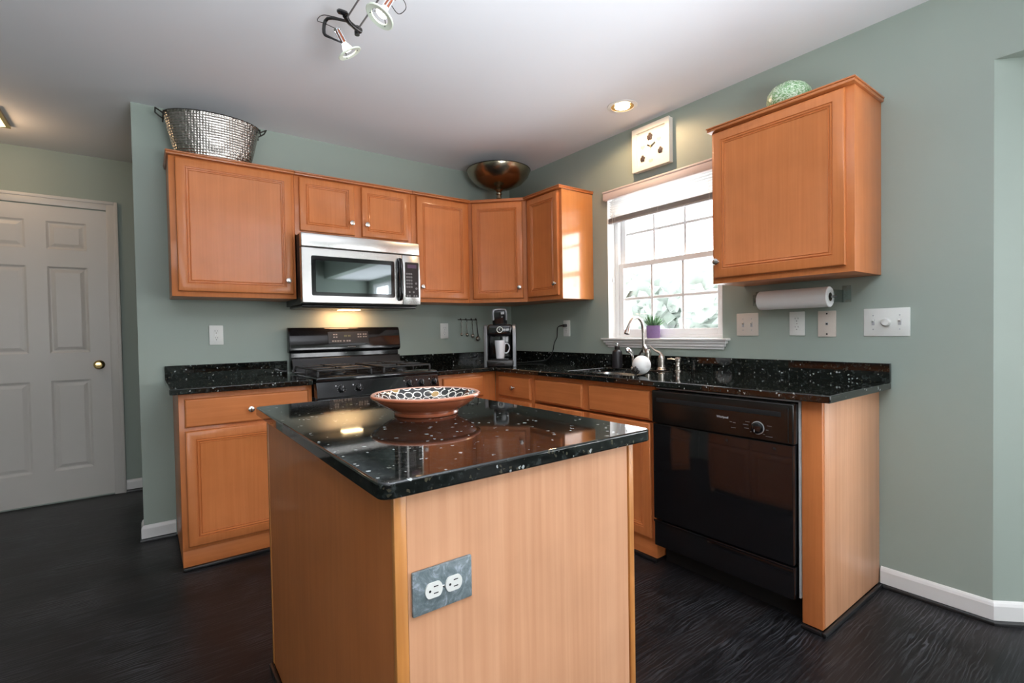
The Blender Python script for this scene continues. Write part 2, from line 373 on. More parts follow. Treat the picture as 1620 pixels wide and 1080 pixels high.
# windows
def window_unit(n, M, w, z0, z1, cols, mid=True):
    """frame built in a frame whose x runs along the wall and y goes outwards; origin at the left jamb"""
    o = MB()
    def bx(a, b, c, d, e, f): o.box(a, b, c, d, e, f, .002, 1, M=M)
    bx(0, .03, .0, .06, z0, z1); bx(w-.03, w, 0, .06, z0, z1); bx(.03, w-.03, 0, .06, z1-.03, z1); bx(.03, w-.03, 0, .06, z0, z0+.02)
    fr = struct('window_%d' % n, o, M_vinyl, smooth=True)
    zm = (z0+z1)/2
    def sash(name, za, zb, y):
        s = MB(); g = lambda a, b, e, f, yy0=y, yy1=y+.024: s.box(a, b, yy0, yy1, e, f, .002, 1, M=M)
        x0, x1 = .032, w-.032
        g(x0, x0+.038, za, zb); g(x1-.038, x1, za, zb); g(x0+.038, x1-.038, za, za+.038); g(x0+.038, x1-.038, zb-.034, zb)
        for k in range(1, cols):
            xc = x0+.038+(x1-x0-.076)*k/cols; g(xc-.009, xc+.009, za+.038, zb-.034, y+.006, y+.018)
        zc = (za+zb)/2; g(x0+.038, x1-.038, zc-.009, zc+.009, y+.007, y+.017)
        p = part(name, s, M_vinyl, fr)
        part('pane', MB().box(x0+.036, x1-.036, y+.0105, y+.0135, za+.036, zb-.032, M=M), M_glass, p, smooth=False)
    sash('lower_sash', z0+.02, zm+.02, .004); sash('upper_sash', zm-.016, z1-.03, .031)
    return fr
def frame_M(origin, xdir):
    x = Vector((*xdir, 0)).normalized(); z = Vector((0, 0, 1)); y = z.cross(x)
    m = Matrix((x, y, z)).transposed().to_4x4(); m.translation = Vector(origin); return m
# x along -y, y outward (+x)
window_unit(1, frame_M((.070, WY1-t, 0), (0, -1)), (WY1-WY0)-2*t, WZ0+.002, WZ1-t, 3)
for n, (a, b) in ((2, (BY-.18, BY-.90)), (3, (BY-.90, BY-1.62)), (4, (BY-1.62, BY-2.34))):
    window_unit(n, frame_M((BX+.02, a, 0), (0, -1)), a-b, .45, 2.06, 3)
for n, a in ((5, 2.5), (6, 3.2), (7, 3.9)):
    window_unit(n, frame_M((-a, RL-.02, 0), (-1, 0)), .70, .85, 2.15, 3)  # added unseen windows filling the wide rear daylight opening

window_unit(8, frame_M((.6, RL-.02, 0), (-1, 0)), 1.0, .40, 1.85, 3)  # added unseen window, placed for its light on the end panel
# stool and apron under the kitchen window
sill = thing('window_sill', 'white wooden sill with moulded apron under the kitchen window', 'window sill', (-.02, -1.553, 1.033))
part('stool', MB().box(-.045, .072, -2.02, -1.095, 1.083, 1.0955, .004), M_white, sill)
ap = MB()
for (z0, z1, x, e) in ((1.066, 1.083, -.032, .012), (1.048, 1.066, -.022, .024), (1.033, 1.048, -.012, .034)):
    ap.box(x, -.001, -2.02+e, -1.095-e, z0, z1, .003)
part('apron', ap, M_white, sill)

# baseboards
def bb(name, p, q, e0=0, e1=0):
    p = Vector((*p, 0)); q = Vector((*q, 0)); d = (q-p); Ln = d.length; d.normalize(); n = Vector((d.y, -d.x, 0))
    def prof(pr):
        vs = []; k = len(pr)
        for s_, ee in ((0, -e0), (Ln, e1)):
            for (o_, z) in pr: vs.append(p+d*(s_+ee*o_/.014)+n*o_+Vector((0, 0, z)))
        return vs, [tuple(range(k)), tuple(range(2*k-1, k-1, -1))]+[(i, k+i, k+(i+1) % k, (i+1) % k) for i in range(k)]
    a = MB().add(*prof([(.0005, .018), (.0125, .018), (.0125, .072), (.009, .082), (.005, .088), (.0005, .09)]))
    o = struct(name, a, M_white)
    s = MB().add(*prof([(.0005, 0), (.019, 0), (.019, .008), (.015, .015), (.009, .018), (.0005, .018)]))
    part('shoe_molding', s, M_shoe, o)
bb('baseboard_back', (XB, 0), (-2.467, 0), e0=.014)
bb('baseboard_right', (0, -2.712), (0, YW), e1=.006)
bb('baseboard_bay', (0, YW), (BX, BY), e0=.006)
bb('baseboard_far', (-2.722, FL), (-2.3, FL))
bb('baseboard_hall', (XB, HL), (XB, 0), e1=.014)

# ------------------------------------------------------------------ hall door
dx1 = -2.79; dx0 = dx1-.76; dz = 2.078
cas = MB()
for (a, b, th) in ((0, .062, .016), (.045, .066, .022)):
    cas.box(dx1+a, dx1+b, FL-th, FL-.0005, 0, dz+.008+b, .002)
    cas.box(dx0-b, dx0-a, FL-th, FL-.0005, 0, dz+.008+b, .002)
    cas.box(dx0-a, dx1+a, FL-th, FL-.0005, dz+.008+a, dz+.008+b, .002)
struct('trim_2', cas, M_door, smooth=True)
def panel_rings(mb, x0, x1, z0, z1, yf, rings, M=None):
    """concentric rectangular rings: (inset, depth from yf toward +y)"""
    vs = []; fs = []
    for ins, d in rings:
        vs += [(x0+ins, yf+d, z0+ins), (x1-ins, yf+d, z0+ins), (x1-ins, yf+d, z1-ins), (x0+ins, yf+d, z1-ins)]
    for i in range(len(rings)-1):
        for k in range(4):
            fs.append((i*4+k, i*4+(k+1) % 4, (i+1)*4+(k+1) % 4, (i+1)*4+k))
    n = (len(rings)-1)*4; fs.append((n, n+1, n+2, n+3))
    return mb.add(vs, fs, M)
dm = MB(); yf = FL-.012; st = .113; ms = .105
pxs = [(dx0+st, (dx0+dx1)/2-ms/2), ((dx0+dx1)/2+ms/2, dx1-st)]
pzs = [(.228, .862), (1.055, 1.66), (1.78, 1.975)]
xs = sorted({dx0, dx1, *[v for p in pxs for v in p]}); zs = sorted({.012, dz, *[v for p in pzs for v in p]})
hole = [(a, b, c, d) for a, b in pxs for c, d in pzs]
ok = holes(hole)
for i in range(len(xs)-1):
    for j in range(len(zs)-1):
        if ok((xs[i]+xs[i+1])/2, (zs[j]+zs[j+1])/2):
            dm.add([(xs[i], yf, zs[j]), (xs[i+1], yf, zs[j]), (xs[i+1], yf, zs[j+1]), (xs[i], yf, zs[j+1])], [(0, 1, 2, 3)])
for a, b, c, d in hole: panel_rings(dm, a, b, c, d, yf, [(0, 0), (.012, .007), (.02, .008), (.042, .002), (.044, .002)])
dm.add([(dx0, yf, .012), (dx0, yf+.01, .012), (dx0, yf+.01, dz), (dx0, yf, dz), (dx1, yf, .012), (dx1, yf+.01, .012), (dx1, yf+.01, dz), (dx1, yf, dz)], [(0, 1, 2, 3), (4, 5, 6, 7), (0, 4, 5, 1), (3, 7, 6, 2)])
bmd = mesh_obj('door_1', dm, M_door, smooth=False); bmd['kind'] = 'structure'; MW[bmd] = Matrix.Identity(4)
Mk = Matrix.Translation((-2.856, yf, .962)) @ Matrix.Rotation(PI/2, 4, 'X')
part('door_knob', MB().lathe([(0, .004), (.031, .004), (.033, 0), (.033, .003), (.024, .008), (.012, .012), (.011, .03), (.02, .036), (.027, .046), (.027, .056), (.02, .064), (0, .066)], M=Mk), M_brass, bmd, w=True)
part('strike_plate', MB().box(dx1+.001, dx1+.004, yf-.002, yf+.008, .93, .99), M_brass, bmd)

# ------------------------------------------------------------------ cabinets
def door_mb(x0, x1, z0, z1, y, fr=.056):
    """framed cabinet door facing -y, front at y, 20 mm thick"""
    mb = MB(); R_ = [(0, .020), (0, .006), (.0025, .002), (.007, 0), (fr-.014, 0), (fr-.0125, .004), (fr-.010, .005), (fr-.007, .001), (fr-.004, .0015), (fr-.002, .0065), (fr+.002, .008), (fr+.005, .0045), (fr+.0065, .0075), (fr+.008, .008)]
    return panel_rings(mb, x0, x1, z0, z1, y, R_).add([(x0, y+.020, z0), (x1, y+.020, z0), (x1, y+.020, z1), (x0, y+.020, z1)], [(3, 2, 1, 0)])
def drawer_mb(x0, x1, z0, z1, y):
    mb = MB(); panel_rings(mb, x0, x1, z0, z1, y, [(0, .020), (0, .008), (.003, .003), (.009, 0), (.010, 0)])
    return mb.add([(x0, y+.020, z0), (x1, y+.020, z0), (x1, y+.020, z1), (x0, y+.020, z1)], [(3, 2, 1, 0)])
def knob_mb(x, z, y):
    M = Matrix.Translation((x, y, z)) @ Matrix.Rotation(PI/2, 4, 'X')
    return MB().lathe([(0, 0), (.0075, 0), (.0075, .003), (.005, .006), (.005, .013), (.0085, .017), (.0145, .020), (.016, .0245), (.0145, .028), (.008, .0305), (0, .031)], n=24, M=M)
UB, UT, UC = 1.372, 2.117, 2.138
UD = .299
def upper(name, label, loc, rot, w, doors, zb=UB, sideL=False, sideR=False, D=UD, body=None, group=None):
    """local frame: x to the right, -y to the front, wall at y=0"""
    th = thing(name, label, 'cabinet', loc, rot, group)
    mb = body if body else MB().box(0.0005, w-.0005, -D, -.001, zb-loc[2], UT-loc[2], .0015)
    part('cabinet_body', mb, M_wood, th, w=False)
    e = .010
    if body is None:
        part('crown_molding', MB().box(-e if sideL else .0005, w+e if sideR else w-.0005, -D-.030, -.001, UT-loc[2], UC-.008-loc[2], .003).box(-e-.003 if sideL else .0005, w+e+.003 if sideR else w-.0005, -D-.034, -.001, UC-.008-loc[2], UC-loc[2], .003), M_crown, th, w=False)
    for (a, b, kx) in doors:
        d = part('door', door_mb(a, b, zb+.027-loc[2], UT-.008-loc[2], -D-.021, .056 if zb == UB else .05), M_wood, d_parent if False else th, w=False, smooth=True)
        kz = zb+.105 if zb == UB else 1.8625
        part('knob', knob_mb(kx, kz-loc[2], -D-.021), M_knob, d, w=False)
    return th
XL, XM0, XM1 = -2.465, -1.842, -1.078
upper('wall_cabinet', 'wide single-door maple wall cabinet left of the microwave, under the hammered tub', (XL, 0, UB), 0, XM0-XL, [(.028, .606, .572)], sideL=True)
upper('wall_cabinet', 'short two-door maple wall cabinet directly above the microwave', (XM0, 0, 1.76), 0, XM1-XM0, [(.026, .362, .337), (.410, .735, .436)], zb=1.76)
upper('wall_cabinet', 'narrow single-door maple wall cabinet between microwave and corner cabinet', (XM1, 0, UB), 0, XM1*-1-.61, [(.036, .445, .062)])
# diagonal corner cabinet
q = .61
face = math.hypot(q-UD, q-UD)
th = thing('wall_cabinet', 'diagonal corner maple wall cabinet under the footed metal bowl', 'cabinet', (-q, -UD, UB), -PI/4)
pts = [(-q+.0005, -.001), (-q+.0005, -UD), (-UD, -q+.0005), (-.001, -q+.0005), (-.001, -.001)]
part('cabinet_body', MB().prism(pts, UB, UT), M_wood, th)
k = .030/math.sqrt(2)*1.0
part('crown_molding', MB().prism([(-q+.0005, -.001), (-q+.0005, -UD-.030), (-UD-.030, -q+.0005), (-.001, -q+.0005), (-.001, -.001)], UT, UC, .002), M_crown, th)
d = part('door', door_mb(.030, face-.030, .027, UT-.008-UB, -.021), M_wood, th, w=False)
part('knob', knob_mb(face-.056, .105, -.021), M_knob, d, w=False)
nc = upper('wall_cabinet', 'narrow maple wall cabinet left of the window, its side panel catching daylight', (0, -.61, UB), -PI/2, .383, [(.026, .357, .335)], sideR=True)
M_gloss = wood('glossy_maple_veneer', lin(208, 132, 66), lin(198, 120, 56), 'Z', rough=.3, coat=1, blotch=.05)
M_gloss.node_tree.nodes['Principled BSDF'].inputs['Coat IOR'].default_value = 1.75; M_gloss.node_tree.nodes['Principled BSDF'].inputs['Coat Roughness'].default_value = .13
part('side_panel', MB().box(.3826, .3842, -UD+.0005, -.002, .001, UT-UB-.001), M_gloss, nc, w=False, label='glossy side panel mirroring the window')
upper('wall_cabinet', 'single-door maple wall cabinet right of the window above the paper towels', (0, -2.099, UB), -PI/2, .616, [(.014, .586, .040)], sideL=True, sideR=True)

# base cabinets
BD = .5885; BT = .8755; CT = .9045
def base(name, label, loc, rot, w, fronts, kick=True, group=None, extra=None):
    th = thing(name, label, 'cabinet', loc, rot, group)
    part('cabinet_body', extra if extra else MB().box(.0005, w-.0005, -BD, -.001, .10, BT, .0015), M_wood, th, w=False)
    if kick:
        part('plinth', MB().box(.0015, w-.0015, -BD+.006, -.02, .018, .0995, .001), M_woodh, th, w=False)
        part('shoe_molding', MB().box(.0, w, -BD-.010, -BD+.006, 0, .018, .005), M_shoe, th, w=False)
    for f in fronts:
        kind, a, b, z0, z1, kx, kz = f
        mb = door_mb(a, b, z0, z1, -BD-.021) if kind == 'door' else drawer_mb(a, b, z0, z1, -BD-.021)
        d = part('door' if kind == 'door' else ('drawer' if kind == 'drawer' else 'false_front'), mb, M_wood if kind == 'door' else M_woodh, th, w=False)
        if kx is not None: part('knob', knob_mb(kx, kz, -BD-.021), M_knob, d, w=False)
    return th
DZ0, DZ1, KZ = .708, .848, .775
base('base_cabinet', 'maple base cabinet with one drawer and one door left of the range', (XL, 0, 0), 0, XM0-XL, [('drawer', .024, .600, DZ0, DZ1, .311, KZ), ('door', .024, .600, .120, .690, .574, .62)])
base('base_cabinet', 'maple base cabinet with a knobless drawer between range and corner', (XM1, 0, 0), 0, -XM1-.5893, [('drawer', .060, .375, DZ0, DZ1, None, None), ('door', .060, .375, .120, .690, .085, .62)])
cb = MB().grid([0.0005, .6095-BD+.03, .415], [-BD, -.001], lambda u, v: True, .10, BT)
base('base_cabinet', 'corner maple base cabinet with small knobbed drawer beside the sink cabinet', (0, -.5893, 0), -PI/2, .4362, [('drawer', .061, .413, DZ0, DZ1, .246, KZ), ('door', .061, .413, .120, .690, .381, .62)])
base('base_cabinet', 'two-door maple sink cabinet with two blank false drawer fronts', (0, -1.026, 0), -PI/2, .936, [('false', .026, .446, DZ0, DZ1, None, None), ('false', .500, .916, DZ0, DZ1, None, None), ('door', .026, .446, .120, .690, .42, .62), ('door', .500, .916, .120, .690, .53, .62)],
     extra=MB().grid([.0005, .16, .20, .73, .77, .9355], [-BD, -BD+.04, -.08, -.001], lambda u, v: not (.2 < u < .73 and -BD+.04 < v < -.08), .70, BT).box(.0005, .9355, -BD, -.001, .10, .69))
# end panel beside the dishwasher
ep = thing('cabinet_end_panel', 'wooden end panel and front post closing the counter right of the dishwasher', 'cabinet panel', (-.3, -2.67, 0))
part('front_post', MB().box(-BD-.001, -BD+.02, -2.7055, -2.634, .018, BT, .0015), M_wood, ep)
part('side_panel', MB().box(-BD+.0205, -.001, -2.706, -2.690, .018, BT, .001), M_lam, ep, label='pale vertical grain laminate side panel')
part('shoe_molding', MB().box(-BD-.016, -.001, -2.722, -2.7065, 0, .017, .005).box(-BD-.016, -BD-.0015, -2.7065, -2.634, 0, .017, .005), M_shoe, ep)

# ------------------------------------------------------------------ worktops
def ogee(o, w=.004): pass
wt = thing('countertop', 'short black granite worktop with low upstand left of the range', 'countertop', (-2.17, -.3, BT))
part('slab', MB().box(-2.500, -1.8445, -.635, -.001, BT+.0005, CT, 0), M_gran, wt, bevel=.004)
part('backsplash', MB().box(-2.500, -1.8445, -.021, -.0012, CT+.0002, CT+.083, 0), M_gran, wt, bevel=.0015)
SX0, SX1, SY0, SY1 = -.505, -.135, -1.735, -1.235
ct = thing('countertop', 'long L-shaped black granite worktop holding the sink, with low upstand', 'countertop', (-.3, -1.6, BT))
g = MB().grid([-1.0755, -.635, SX0, SX1, -.001], [-2.750, SY0, SY1, -.635, -.001], lambda x, y: (x > -.635 or y > -.635) and not (SX0 < x < SX1 and SY0 < y < SY1), BT+.0005, CT)
part('slab', g, M_gran, ct, bevel=.004)
part('backsplash', MB().grid([-1.0755, -.021, -.0012], [-2.750, -.021, -.0012], lambda x, y: x > -.021 or y > -.021, CT+.0002, CT+.083), M_gran, ct, bevel=.0015)
sk = thing('sink', 'undermounted stainless steel sink basin below the kitchen window', 'sink', (-.32, -1.485, .72))
sm = MB(); a, b_, c_, d_ = SX0-.006, SX1+.006, SY0-.006, SY1+.006; zz = .72
def rr(x0, x1, y0, y1, r, z, n=5):
    o = []
    for (cx, cy, s0) in ((x1-r, y1-r, 0), (x0+r, y1-r, 1), (x0+r, y0+r, 2), (x1-r, y0+r, 3)):
        for i in range(n+1):
            g_ = (s0+i/n)*PI/2; o.append((cx+r*math.cos(g_), cy+r*math.sin(g_), z))
    return o
rings = [rr(a-.012, b_+.012, c_-.012, d_+.012, .05, BT-.0005), rr(a, b_, c_, d_, .045, BT-.0005), rr(a+.004, b_-.004, c_+.004, d_-.004, .045, BT-.02), rr(a+.006, b_-.006, c_+.006, d_-.006, .05, zz+.03), rr(a+.03, b_-.03, c_+.03, d_-.03, .04, zz+.004)]
vs = [v for r_ in rings for v in r_]; n_ = len(rings[0]); fs = []
for i in range(len(rings)-1):
    for k in range(n_): fs.append((i*n_+k, i*n_+(k+1) % n_, (i+1)*n_+(k+1) % n_, (i+1)*n_+k))
fs.append(tuple((len(rings)-1)*n_+k for k in range(n_)))
sm.add(vs, fs); part('basin', sm, M_steel, sk)
part('drain', MB().lathe([(0, .006), (.03, .006), (.042, .009), (.045, .0045)], c=(-.32, -1.485, zz)), M_chrome, sk)

# ------------------------------------------------------------------ dishwasher
dw = thing('dishwasher', 'black built-in dishwasher with a round dial between sink cabinet and end panel', 'dishwasher', (-.3, -2.3, 0))
y0, y1 = -2.628, -1.972
part('tub', MB().box(-.57, -.03, y0+.004, y1-.004, .10, .862), M_void, dw)
part('mounting_trim', MB().box(-.594, -.572, y0+.001, y1-.001, .8645, .8735, .001).box(-.594, -.572, y0-.0035, y0+.0035, .11, .8645, .001), M_mark, dw, label='thin silver strip around the door')
cp = MB().box(-.632, -.572, y0+.005, y1-.002, .703, .860, .006, 3)
p = part('control_panel', cp, M_dwp, dw)
part('handle_recess', MB().box(-.6335, -.6318, y0+.05, y1-.03, .806, .826, .0007), M_void, p)
part('edge_lip', MB().box(-.6345, -.6318, y0+.022, y0+.0255, .712, .846, .001), M_blackm, p)
Md = Matrix.Translation((-.632, -2.488, .752)) @ Matrix.Rotation(-PI/2, 4, 'Y')
dl = part('dial', MB().lathe([(0, .016), (.018, .016), (.0225, .013), (.0235, 0)], M=Md), M_black, p)
part('dial_ring', MB().lathe([(.0238, .0), (.0238, .003), (.0262, .003), (.0262, 0)], M=Md), M_mark, p)
part('dial_pointer', MB().box(-.6490, -.6478, -2.483, -2.4805, .736, .746, M=Matrix.Translation((0, 0, 0))), M_mark, dl)
for (yy, z, w_) in ((-2.455, .770, .017), (-2.450, .757, .022), (-2.452, .743, .019), (-2.463, .731, .006), (-2.525, .764, .018), (-2.521, .747, .009), (-2.509, .729, .007), (-2.52, .722, .026)):
    part('printed_mark', MB().box(-.6328, -.6318, yy if yy > -2.48 else yy-w_, yy+w_ if yy > -2.48 else yy, z, z+.0016), M_markdim, p)
for (yy, z, w_) in ((-2.37, .760, .010), (-2.384, .758, .012), (-2.376, .737, .020)):
    part('printed_mark', MB().box(-.6328, -.6318, yy-w_, yy, z, z+.002), M_markdim, p)
RM = Matrix(((0, 0, -1, 0), (-1, 0, 0, 0), (0, 1, 0, 0), (0, 0, 0, 1)))  # text x -> -y, y -> z, normal -> -x
text('logo', 'Whirlpool', .0125, Matrix.Translation((-.6325, -2.338, .776)) @ RM, M_mark, p, bold=.0002)
iv = MW[p].inverted()
for o in list(C.objects):
    if o.name.startswith('logo') and o.parent == p: o.data.transform(iv)
part('door', MB().box(-.624, -.572, y0+.010, y1-.002, .238, .7, .004), M_black, dw, label='plain glossy black dishwasher door')
part('lower_panel', MB().box(-.620, -.572, y0+.010, y1-.002, .105, .228, .004).box(-.626, -.6195, y0+.010, y1-.002, .222, .232, .002), M_black, dw)
part('toe_kick', MB().box(-.53, -.5, y0+.010, y1-.002, .0, .104), M_void, dw)

# ------------------------------------------------------------------ island
isl = thing('kitchen_island', 'square kitchen island of pale laminate with a polished black granite top', 'kitchen island', (-1.93, -2.13, 0))
ix0, ix1, iy0, iy1 = -2.257, -1.636, -2.690, -1.612
part('core', MB().box(ix0+.014, ix1-.014, iy0+.014, iy1-.014, .09, BT), M_void, isl)
part('front_panel', MB().box(ix0+.024, ix1-.022, iy0+.001, iy0+.013, .018, BT-.0005), M_lam, isl, label='pale vertical grain laminate panel')
part('corner_post', MB().box(ix0, ix0+.0235, iy0-.0005, iy0+.0135, .018, BT-.0005, .002), M_post, isl, label='honey coloured corner strip')
part('side_panel', MB().box(ix0+.001, ix0+.013, iy0+.014, iy1-.016, .018, BT-.0005), M_wood, isl)
part('edge_strip', MB().box(ix0-.0015, ix0+.013, iy1-.0155, iy1, .018, BT-.0005, .002), M_post, isl, label='thin honey coloured edge strip')
part('corner_post', MB().box(ix1-.017, ix1, iy0-.0012, iy0+.02, .0, BT-.0005, .002), M_post, isl, label='honey coloured right corner post')
part('front_frame', MB().box(ix1-.013, ix1, iy0+.021, iy1, .09, BT-.0005), M_wood, isl)
part('back_panel', MB().box(ix0+.0135, ix1-.0135, iy1-.013, iy1, .018, BT-.0005), M_lam, isl)
part('shoe_molding', MB().box(ix0-.014, ix0, iy0-.014, iy1, 0, .018, .005).box(ix0, ix1-.02, iy0-.014, iy0, 0, .018, .005), M_shoe, isl)
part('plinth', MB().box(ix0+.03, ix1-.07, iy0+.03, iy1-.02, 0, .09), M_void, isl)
for (a, b_) in ((iy0+.04, -2.165), (-2.14, iy1-.02)):   # cabinet doors on the side facing the dishwasher
    Mi = Matrix.Translation((ix1+.0005, a, 0)) @ Matrix.Rotation(PI/2, 4, 'Z')
    dd = door_mb(0, b_-a, .12, .69, -.021); ddm = MB(); ddm.add(dd.v, dd.f, Mi); d = part('door', ddm, M_wood, isl)
    dd = drawer_mb(0, b_-a, .71, .85, -.021); ddm = MB(); ddm.add(dd.v, dd.f, Mi); d2 = part('drawer', ddm, M_woodh, isl)
    kk = knob_mb((b_-a)/2, .78, -.021); km = MB(); km.add(kk.v, kk.f, Mi); part('knob', km, M_knob, d2)
b = bmesh.new(); x0, x1, yy0, yy1 = -2.285, -1.581, -2.706, -1.5645
pl = [(p[0], p[1]) for p in rr(x0, x1, yy0, yy1, .022, 0, 6)]
part('granite_top', MB().prism(pl, BT+.0005, CT+.001), M_gran, isl, bevel=.0045)
# stone cover plate with two sockets, lying on its side
def duplex_face(mb, M):
    pts = []
    for i in range(24):
        g_ = 2*PI*i/24; x = .0172*math.cos(g_); y = .0172*math.sin(g_); x = max(-.0135, min(.0135, x)); pts.append((x, y))
    return mb.prism(pts, 0, .0035, M=M)
M_stone, N, L, P = newmat('grey_veined_stone')
tc = N.new('ShaderNodeTexCoord'); n1 = N.new('ShaderNodeTexNoise'); n1.inputs['Scale'].default_value = 28; n1.inputs['Detail'].default_value = 7; n1.inputs['Distortion'].default_value = 2.5; n1.inputs['Roughness'].default_value = .7
L.new(tc.outputs['Object'], n1.inputs['Vector']); cr = N.new('ShaderNodeValToRGB'); e = cr.color_ramp.elements
e[0].position = .3; e[0].color = lin(74, 88, 92); e[1].position = .72; e[1].color = lin(176, 182, 198); e2 = e.new(.55); e2.color = lin(118, 130, 134)
L.new(n1.outputs['Fac'], cr.inputs[0]); L.new(cr.outputs[0], P.inputs['Base Color']); P.inputs['Roughness'].default_value = .35
so = thing('power_outlet', 'sideways power outlet with grey stone cover plate on the island front', 'power outlet', (-2.1675, iy0, .697))
part('cover_plate', MB().box(-2.228, -2.107, iy0-.0065, iy0+.0005, .658, .7365, .0025), M_stone, so)
for cx in (-2.188, -2.1475):
    Mo = Matrix.Translation((cx, iy0-.0062, .697)) @ Matrix.Rotation(PI/2, 4, 'X') @ Matrix.Rotation(PI/2, 4, 'Z')
    rc = part('receptacle', duplex_face(MB(), Mo), M_plate, so)
    s = MB(); yq = iy0-.0102
    s.box(cx-.001, cx+.008, yq, yq+.001, .7025, .7042).box(cx-.001, cx+.008, yq, yq+.001, .6905, .6922)
    s.lathe([(0, 0), (.0024, 0)], c=(0, 0, 0), n=10, M=Matrix.Translation((cx-.0085, yq, .697)) @ Matrix.Rotation(PI/2, 4, 'X'))
    part('slots', s, M_slot, rc)
part('screw', MB().sphere((-2.1678, iy0-.0068, .697), .0028, (1, .4, 1), 10), M_chrome, so)

# ------------------------------------------------------------------ wall plates
def rotM(loc, wall):
    # local x right, local y up, local z out of the wall
    if wall == 'B': m_ = Matrix(((1, 0, 0, 0), (0, 0, -1, 0), (0, 1, 0, 0), (0, 0, 0, 1)))
    else: m_ = RM.copy()
    return Matrix.Translation(loc) @ m_
def plate(name, label, cat, wall, u, z, w, h, kinds, mt=None, group=None):
    loc = (u, 0, z) if wall == 'B' else (0, u, z)
    th = thing(name, label, cat, loc, 0, group); M = rotM(loc, wall); mt = mt or M_plate
    part('cover_plate', MB().box(-w/2, w/2, -h/2, h/2, .0004, .006, .0028, 2, M=M), mt, th)
    for kd, ux in kinds:
        if kd == 'duplex':
            for v in (.0205, -.0205):
                rc = part('receptacle', duplex_face(MB(), M @ Matrix.Translation((ux, v, .0045))), mt, th)
                s = MB().box(ux-.0075, ux-.0058, v+.0015, v+.0085, .0081, .0086, M=M).box(ux+.0058, ux+.0075, v+.0015, v+.0085, .0081, .0086, M=M)
                s.lathe([(0, 0), (.0024, 0)], n=10, M=M @ Matrix.Translation((ux, v-.0075, .0085))); part('slots', s, M_slot, rc)
            part('screw', MB().lathe([(0, .0015), (.0025, .001), (.003, 0)], n=10, M=M @ Matrix.Translation((ux, 0, .006))), M_chrome, th)
        if kd == 'toggle':
            tg = part('toggle_slot', MB().box(ux-.0055, ux+.0055, -.0125, .0125, .0055, .0064, .0003, M=M), M_mark, th)
            part('toggle', MB().box(ux-.004, ux+.004, -.002, .007, .006, .017, .001, M=M @ Matrix.Rotation(-.5, 4, 'X')), mt, tg)
            for v in (-.030, .030): part('screw', MB().lathe([(0, .0015), (.0022, .001), (.0028, 0)], n=10, M=M @ Matrix.Translation((ux, v, .006))), M_mark, th)
        if kd == 'dimmer':
            part('dimmer_knob', MB().lathe([(0, .017), (.013, .0165), (.015, .014), (.0165, .002), (.019, .001), (.019, 0)], M=M @ Matrix.Translation((ux, 0, .006))), mt, th)
        if kd == 'phone':
            part('jack', MB().box(ux-.006, ux+.006, -.006, .007, .0055, .0068, .0005, M=M), M_mark, th)
            part('jack_hole', MB().box(ux-.004, ux+.004, -.004, .0035, .0066, .0071, M=M), M_slot, th)
            for v in (.048, -.048): part('screw', MB().lathe([(0, .0025), (.003, .002), (.004, 0)], n=12, M=M @ Matrix.Translation((ux, v, .006))), M_slot, th)
        if kd == 'blank': pass
    return th
plate('power_outlet', 'white double power outlet on the wall above the left worktop', 'power outlet', 'B', -2.2375, 1.161, .074, .118, [('duplex', 0)])
plate('power_outlet', 'white double power outlet between the range and the hanging measuring spoons', 'power outlet', 'B', -.670, 1.166, .072, .122, [('duplex', 0)])
plate('power_outlet', 'white power outlet left of the window with a black plug in it', 'power outlet', 'R', -.711, 1.170, .074, .122, [('duplex', 0)])
plate('light_switch', 'almond double light switch next to the window under the paper towels', 'light switch', 'R', -2.117, 1.169, .118, .120, [('toggle', -.023), ('toggle', .023)], mt=M_plate2)
plate('power_outlet', 'white double power outlet under the paper towel roll', 'power outlet', 'R', -2.3675, 1.168, .072, .118, [('duplex', 0)])
plate('phone_jack', 'almond phone jack plate with two dark screws under the wall cabinet', 'phone jack', 'R', -2.5005, 1.164, .078, .122, [('phone', 0)], mt=M_plate2)
plate('light_switch', 'wide white triple switch plate with a round dimmer knob', 'light switch', 'R', -2.733, 1.166, .168, .122, [('toggle', -.048), ('dimmer', 0), ('toggle', .048)])

# ------------------------------------------------------------------ microwave
mw = thing('microwave', 'stainless steel over-the-range microwave with black window and handle', 'microwave', ((XM0+XM1)/2, -.2, 1.337))
mx0, mx1, my = XM0+.002, XM1-.002, -.427
part('case', MB().box(mx0+.004, mx1-.004, my+.045, -.002, 1.337, 1.757, .002), M_blackm, mw, label='dark side and back case')
part('vent_grille', MB().box(mx0, mx1, my+.002, my+.046, 1.675, 1.757, .006, 3), M_steel, mw, label='plain stainless strip above the door')
xd = -1.2075
dr = part('door', MB().grid([mx0, -1.784, -1.266, xd-.001], [1.343, 1.387, 1.622, 1.671], lambda u, v: True, 0, .044, lambda p: (p[0], my+p[2], p[1])), M_steel, mw, bevel=.004)
def rrect(x0, x1, z0, z1, r, y, t_, n=6):
    o = []
    for (cx, cz, s0) in ((x1-r, z1-r, 0), (x0+r, z1-r, 1), (x0+r, z0+r, 2), (x1-r, z0+r, 3)):
        for i in range(n+1):
            g_ = (s0+i/n)*PI/2; o.append((cx+r*math.cos(g_), cz+r*math.sin(g_)))
    return MB().prism(o, 0, t_, M=Matrix.Translation((0, y, 0)) @ Matrix.Rotation(PI/2, 4, 'X'))
wf = part('window_frame', rrect(-1.786, -1.264, 1.386, 1.624, .012, my+.001, .003), M_black, dr)
part('window_glass', rrect(-1.762, -1.290, 1.408, 1.597, .006, my-.0019, .0012), M_mirror, wf)
hx = -1.232
